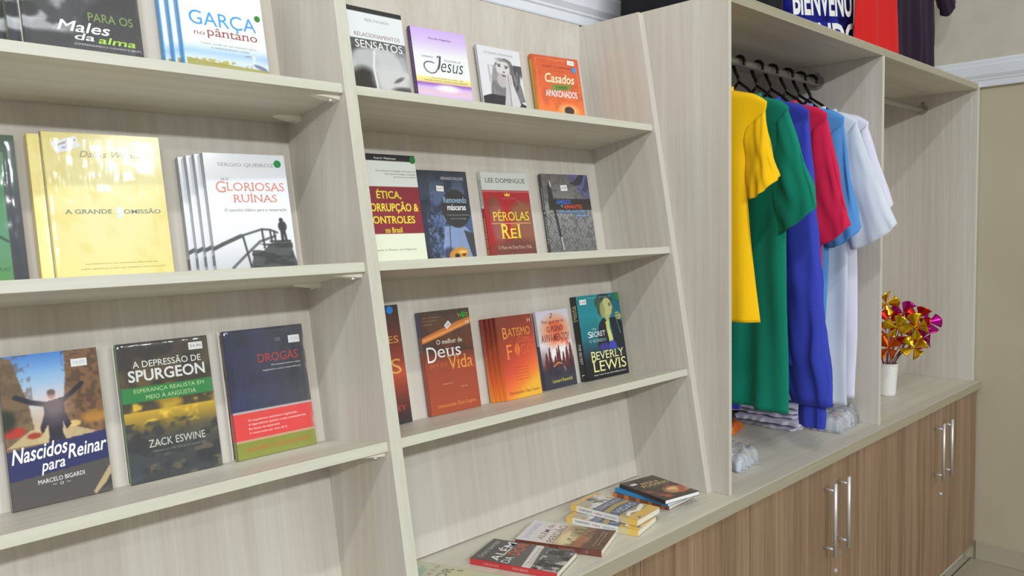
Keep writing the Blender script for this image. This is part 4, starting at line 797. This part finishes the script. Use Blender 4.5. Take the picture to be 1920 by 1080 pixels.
tee('t_shirt', 'crimson red short sleeved shirt hanging behind the blue sweatshirt', 'tee_red', (.64, YP, HC), R_(-8), ZT_, HC+.36, waist=.17, sleeve=.39, out=.085, sl_r=.062, seed=4, group=GS)
tee('t_shirt', 'sky blue short sleeved shirt hanging between the crimson and white shirts', 'tee_sky', (.745, YP, HC), R_(-3), ZT_, HC+.22, hemhalf=.15, waist=.15, sleeve=.40, out=.06, sl_r=.055, seed=5, group=GS)
tee('t_shirt', 'white short sleeved shirt hanging next to the sky blue one', 'tee_white', (.84, YP, HC), R_(-1), ZT_, HC+.09, hemhalf=.18, waist=.17, sleeve=.40, out=.13, sl_r=.074, seed=6, group=GS)
tee('t_shirt', 'pale lilac white shirt hanging last, closest to the wardrobe divider', 'tee_lilac', (.925, YP, HC), R_(1), ZT_, HC+.10, hemhalf=.17, waist=.16, sleeve=.33, out=.085, sl_r=.07, seed=7, group=GS)
for x, ph, nm in ((.235, 0, 'yellow shirt'), (.43, 17, 'emerald green shirt'), (.545, 14, 'blue sweatshirt'), (.64, 8, 'crimson red shirt'), (.745, 3, 'sky blue shirt'), (.84, 1, 'white shirt'), (.925, -1, 'pale lilac shirt')):
    hanger(x, R_(ph), HB % nm)

# ------------------------------------------------------------------ shirts and bag on top of the wardrobe
ZW = WZ + 0.0255
GW = 'shirts displayed on top of the wardrobe'
tb = tee('t_shirt', 'blue shirt with big white hand lettering on top of the wardrobe', 'tee_navy', (.74, .105, ZW), R_(90), ZW+.70, ZW+.001, half=.23, hemhalf=.25, waist=.235, depth=.022, sleeve=.22, out=.06, sl_r=.08, seed=11, fold=.003, group=GW, back_in=False)
tee('t_shirt', 'bright red shirt between the lettered blue and dark plum shirts on the wardrobe', 'tee_scarlet', (1.035, .037, ZW), R_(90), ZW+.70, ZW+.001, half=.2, hemhalf=.185, waist=.165, depth=.022, sleeve=.22, out=.05, sl_r=.07, seed=12, fold=.005, group=GW, back_in=False)
tee('t_shirt', 'dark plum shirt at the right end of the wardrobe top', 'tee_plum', (1.57, .105, ZW), R_(90), ZW+.66, ZW+.001, half=.24, hemhalf=.25, waist=.23, depth=.03, sleeve=.27, out=.22, sl_r=.07, seed=13, fold=.007, group=GW, back_in=False)
tee('t_shirt', 'black shirt at the left end of the wardrobe top', 'tee_black', (.15, .25, ZW), R_(52), ZW+.70, ZW+.001, half=.2, hemhalf=.17, waist=.16, depth=.04, sleeve=.22, out=.02, sl_r=.07, seed=14, fold=.006, group=GW, back_in=False)
tee('t_shirt', 'charcoal black shirt just left of the lettered blue shirt on the wardrobe', 'tee_black', (.385, .10, ZW), R_(90), ZW+.70, ZW+.001, half=.072, hemhalf=.07, waist=.07, depth=.022, sleeve=.2, out=.0, sl_r=.06, seed=15, fold=.004, sides=(), group=GW)
def lettering(root, rows):
    V = []; Fs = []; K = []
    for st, x0, x1, z0, z1, sh, rot in rows:
        uv, fs = text_mesh(st, 0.03); off = sum(len(q) for q in V); r = math.radians(rot)
        px_ = x0 + uv[:, 0]*(x1 - x0) + sh*uv[:, 1]*(z1 - z0); pz = z0 + uv[:, 1]*(z1 - z0)
        cx, cz = x0, z0; qx = cx + (px_ - cx)*math.cos(r) - (pz - cz)*math.sin(r); qz = cz + (px_ - cx)*math.sin(r) + (pz - cz)*math.cos(r)
        V.append(np.stack([np.full(len(qx), -0.047), -qx, qz], -1)); K.append(np.tile((236., 238., 244.), (len(qx), 1))); Fs += [tuple(i + off for i in f) for f in fs]
    o = link('printed_lettering', mesh_from('printed_lettering', np.concatenate(V), Fs, np.concatenate(K)), M['print'], root); o['label'] = 'white hand drawn lettering'
lettering(tb, [('BIENVENU', -.285, .14, .030, .118, .0, 8.5), ('VENDO', -.27, .20, -.078, .012, .0, 8.5)])
for v in tb.children[-1].data.vertices: v.co.z = max(v.co.z, 0.004)

# ------------------------------------------------------------------ cup of pinwheels
CUP = Vector((1.515, .167, HC))
t = thing('plastic_cup', 'white plastic cup holding foil pinwheels in the right wardrobe bay', 'cup', CUP)
bm = bmesh.new(); lathe(bm, [(0, .0004), (.030, .0004), (.0325, .002), (.034, .012), (.0405, .122), (.0405, .126), (.043, .128), (.043, .133), (.0415, .134), (.0395, .131), (.0325, .014), (.030, .004), (0, .004)], 48)
obj('body', bm, M['white_plastic'], t, True)
for n, c in (('gold', (226, 184, 30)), ('magenta', (190, 24, 140)), ('red', (196, 36, 24)), ('orange', (226, 96, 24))): M['foil_' + n] = mat('metallic_foil_' + n, c, 0.2, 0.9)
for n, c in (('stick_red', (120, 22, 40)), ('stick_olive', (84, 74, 50)), ('stick_pink', (176, 50, 110))): M[n] = mat('plastic_' + n, c, 0.4)
RGT = Vector((.34, -.94, 0)); VW = Vector((.94, .34, 0)); UP = Vector((0, 0, 1)); rp = random.Random(5)
heads = [(-.085, .275, .02, 'red'), (-.03, .325, -.01, 'gold'), (-.10, .225, -.05, 'magenta'), (-.02, .25, .05, 'red'), (.045, .285, .06, 'magenta'), (.015, .225, -.07, 'gold'), (.085, .245, -.05, 'gold'),
         (.10, .285, .03, 'red'), (.135, .255, .07, 'magenta'), (.12, .19, .03, 'magenta'), (.075, .185, .08, 'red'), (.01, .185, .02, 'orange'), (-.06, .17, -.02, 'magenta'), (-.055, .21, .09, 'orange'), (.06, .18, -.03, 'gold')]
P_ = [Vector((r + .012, u, d*1.6)) for r, u, d, c in heads]
for it in range(300):                               # nudge the heads apart, mostly in depth
    for a_ in range(len(P_)):
        for b_ in range(a_):
            v_ = P_[a_] - P_[b_]; L_ = v_.length
            if L_ < .094:
                v_ = v_/max(L_, 1e-4)*(.094 - L_)*.5; v_.x *= .35; v_.y *= .35; v_.z = v_.z if abs(v_.z) > .003 else .004*(1 if (a_ + b_) % 2 else -1)
                P_[a_] += v_; P_[b_] -= v_
heads = [(p.x - .012, .215 + (p.y - .17)*.88, max(-.14, min(.17, p.z)), h[3]) for p, h in zip(P_, heads)]
where = ['at the upper left', 'at the very top', 'at the left edge', 'in the upper middle', 'at the top centre', 'in the middle front', 'right of centre', 'at the upper right', 'at the far right', 'at the lower right', 'low at the right back', 'low in the middle', 'at the lower left', 'low at the left back', 'lowest at the front']
for i, (r, u, d, col) in enumerate(heads):
    hp = CUP + RGT*(r + .012) + UP*u + VW*d; a = 2*PI*i/len(heads); fp = CUP + Vector((.018*math.cos(a), .018*math.sin(a), .006))
    t = thing('pinwheel', 'foil pinwheel, %s, %s of the bunch in the white cup' % (col, where[i]), 'pinwheel', fp, 0, 'foil pinwheels in the cup')
    bm = bmesh.new(); dv = hp - CUP; dv.z = 0; rim = CUP + dv.normalized()*min(.031, .2*dv.length + .004*(i % 4)) + UP*.136 - fp; dd = hp - fp
    bz = [(1-q_)**2*rim + 2*q_*(1-q_)*(rim + (rim.normalized()*.045 + (dd - rim).normalized()*.03)) + q_*q_*dd for q_ in [k_/10 for k_ in range(11)]]
    tube(bm, [(0, 0, 0), rim*.5] + bz, .0021, 8); obj('stick', bm, M[rp.choice(['stick_red', 'stick_olive', 'stick_pink'])], t, True)
    nrm = (-VW*.8 + RGT*rp.uniform(-.7, .7) + UP*rp.uniform(-.1, .8)).normalized(); q = nrm.to_track_quat('Z', 'Y').to_matrix() @ Matrix.Rotation(rp.uniform(0, 6), 3, 'Z')
    R = .055*rp.uniform(.95, 1.08); c0 = hp - fp + nrm*.004
    for k in range(4):
        bm = bmesh.new(); ca, sa = math.cos(PI/2*k), math.sin(PI/2*k); g = []; nn = 7
        for j in range(nn + 1):
            w_ = j/nn; row = []
            for m_ in range(nn + 1):
                s_ = m_/nn; x = R*s_*(1 - .15*w_); y = R*.85*s_*w_; z = .001 + .016*math.sin(PI*w_)*s_
                fold_ = w_*w_; x2 = x*(1 - fold_*.6); y2 = y*(1.1 - fold_*.2); row.append(bm.verts.new(c0 + q @ Vector((x2*ca - y2*sa, x2*sa + y2*ca, z + .012*fold_*s_))))
            g.append(row)
        for j in range(nn):
            for m_ in range(nn):
                try: bm.faces.new((g[j][m_], g[j][m_+1], g[j+1][m_+1], g[j+1][m_]))
                except ValueError: pass
        o = obj('sail', bm, M['foil_' + col], t, True); so = o.modifiers.new('foil', 'SOLIDIFY'); so.thickness = .0006
    bm = bmesh.new(); bmesh.ops.create_icosphere(bm, subdivisions=2, radius=.0045, matrix=Matrix.Translation(c0 + nrm*.013)); obj('hub', bm, M['foil_gold'], t, True)

# ------------------------------------------------------------------ folded shirts in plastic on the worktop
M['tee_fold'] = cloth('folded_lilac_cotton', (206, 202, 220))
def crumple(name, cx, cy, lx, ly, lz, z0, m, parent, seed=0, amp=.006, n=34, rot=0.0, peak=1.0):
    """a closed pillow of thin crumpled material"""
    bm = bmesh.new(); top, bot = [], []; c, s = math.cos(rot), math.sin(rot)
    for j in range(n + 1):
        a, b = [], []
        for i in range(n + 1):
            u, v = i/n*2 - 1, j/n*2 - 1; e = max(0.0, (1 - u**6)*(1 - v**6)); x, y = u*lx/2, v*ly/2
            nz = noise.noise((x*26 + seed, y*26, seed*2.1)) + .6*noise.noise((x*70, y*70 + seed, 1.3)); ed = .004*noise.noise((x*40 + seed, y*40, 9))
            X, Y = x + ed*4*(abs(u)**4), y + ed*4*(abs(v)**4); X, Y = cx + X*c - Y*s, cy + X*s + Y*c
            a.append(bm.verts.new((X, Y, z0 + .0012 + lz*(e**.35)*(.86 if 0 < i < n and 0 < j < n else .3) + max(-lz*.4, amp*nz)*e**.3)))
            b.append(bm.verts.new((X, Y, z0 + .0004)))
        top.append(a); bot.append(b)
    for j in range(n):
        for i in range(n):
            bm.faces.new((top[j][i], top[j][i+1], top[j+1][i+1], top[j+1][i])); bm.faces.new((bot[j][i], bot[j+1][i], bot[j+1][i+1], bot[j][i+1]))
    for i in range(n):
        for A, B in (((0, i), (0, i+1)), ((n, i+1), (n, i)), ((i+1, 0), (i, 0)), ((i, n), (i+1, n))):
            bm.faces.new((top[A[0]][A[1]], bot[A[0]][A[1]], bot[B[0]][B[1]], top[B[0]][B[1]]))
    return obj(name, bm, m, parent, True)
def bag_film():
    m = mat('clear_plastic_bag', (240, 240, 245), .12); n, l, b = nodes(m)
    g = n.new('ShaderNodeBsdfGlossy'); g.inputs['Roughness'].default_value = .12; t_ = n.new('ShaderNodeBsdfTransparent'); mx = n.new('ShaderNodeMixShader'); lw = n.new('ShaderNodeLayerWeight'); lw.inputs['Blend'].default_value = .32
    d_ = n.new('ShaderNodeBsdfDiffuse'); d_.inputs['Color'].default_value = (.85, .86, .9, 1); m2 = n.new('ShaderNodeMixShader'); m2.inputs['Fac'].default_value = .3
    l.new(lw.outputs['Fresnel'], mx.inputs['Fac']); l.new(t_.outputs[0], m2.inputs[1]); l.new(d_.outputs[0], m2.inputs[2]); l.new(m2.outputs[0], mx.inputs[1]); l.new(g.outputs[0], mx.inputs[2]); l.new(mx.outputs[0], n['Material Output'].inputs['Surface']); return m
M['bag'] = bag_film()
zz = .0006
for i, (nm, dx, dy) in enumerate((('lowest', .0, .0), ('second from the bottom', -.012, -.015), ('second from the top', .012, .012), ('topmost', .0, -.004))):
    t = thing('folded_shirt', 'folded lilac white shirt, %s of the pile under the hanging shirts' % nm, 'folded shirt', (.835 + dx, .30 + dy, HC + zz), R_((-3, 2, -1, 3)[i]), 'folded shirts piled on the worktop')
    crumple('body', 0, 0, .235, .255, .0172, .0, M['tee_fold'], t, seed=i*3.7, amp=.0022)
    for k_ in range(2): crumple('folded_edge', -.104 + .0, -.03 + .06*k_, .03, .19, .0022, .0183 - .0006*k_, M['tee_fold'], t, seed=i*2.3 + k_, amp=.0006, n=14) if i == 3 else None
    zz += .0196
t = thing('plastic_bag', 'crumpled clear plastic bag with printed scraps, beside the blue cuff', 'plastic bag', (.88, .104, HC + .0006), R_(4))
crumple('bag', 0, 0, .20, .10, .075, 0, M['bag'], t, seed=21, amp=.016, n=46)
crumple('contents', 0, 0.0, .17, .08, .05, .0012, M['tee_white'], t, seed=22, amp=.008)
for i, (px_, py_, c) in enumerate(((-.05, -.02, (206, 60, 70)), (.0, .01, (150, 130, 104)), (-.07, -.03, (140, 120, 90)), (.04, -.02, (90, 120, 150)))):
    if 'scrap%d' % i not in M: M['scrap%d' % i] = mat('printed_scrap', c, .6)
    crumple('printed_scrap', px_, py_, .03, .02, .006, .053, M['scrap%d' % i], t, seed=30 + i, amp=.002, n=8, rot=i)
t = thing('plastic_bag', 'small clear plastic bag lying by the wardrobe side panel', 'plastic bag', (.245, .135, HC + .0006), R_(8))
crumple('bag', 0, 0, .14, .11, .06, 0, M['bag'], t, seed=41, amp=.014, n=40)
crumple('contents', -.01, 0, .11, .085, .03, .0012, M['tee_white'], t, seed=42, amp=.006)
t = thing('gift_packet', 'orange and black packet peeking out beside the wardrobe side panel', 'packet', (.585, .375, HC + .0006), R_(10))
M['packet_orange'] = mat('orange_packet_foil', (222, 110, 20), .3); M['packet_black'] = mat('black_packet_foil', (30, 28, 34), .3)
crumple('packet', 0, 0, .13, .11, .035, 0, M['packet_orange'], t, seed=51, amp=.005, n=24)
crumple('black_wrap', -.005, .01, .12, .085, .022, .0365, M['packet_black'], t, seed=52, amp=.004, n=20)
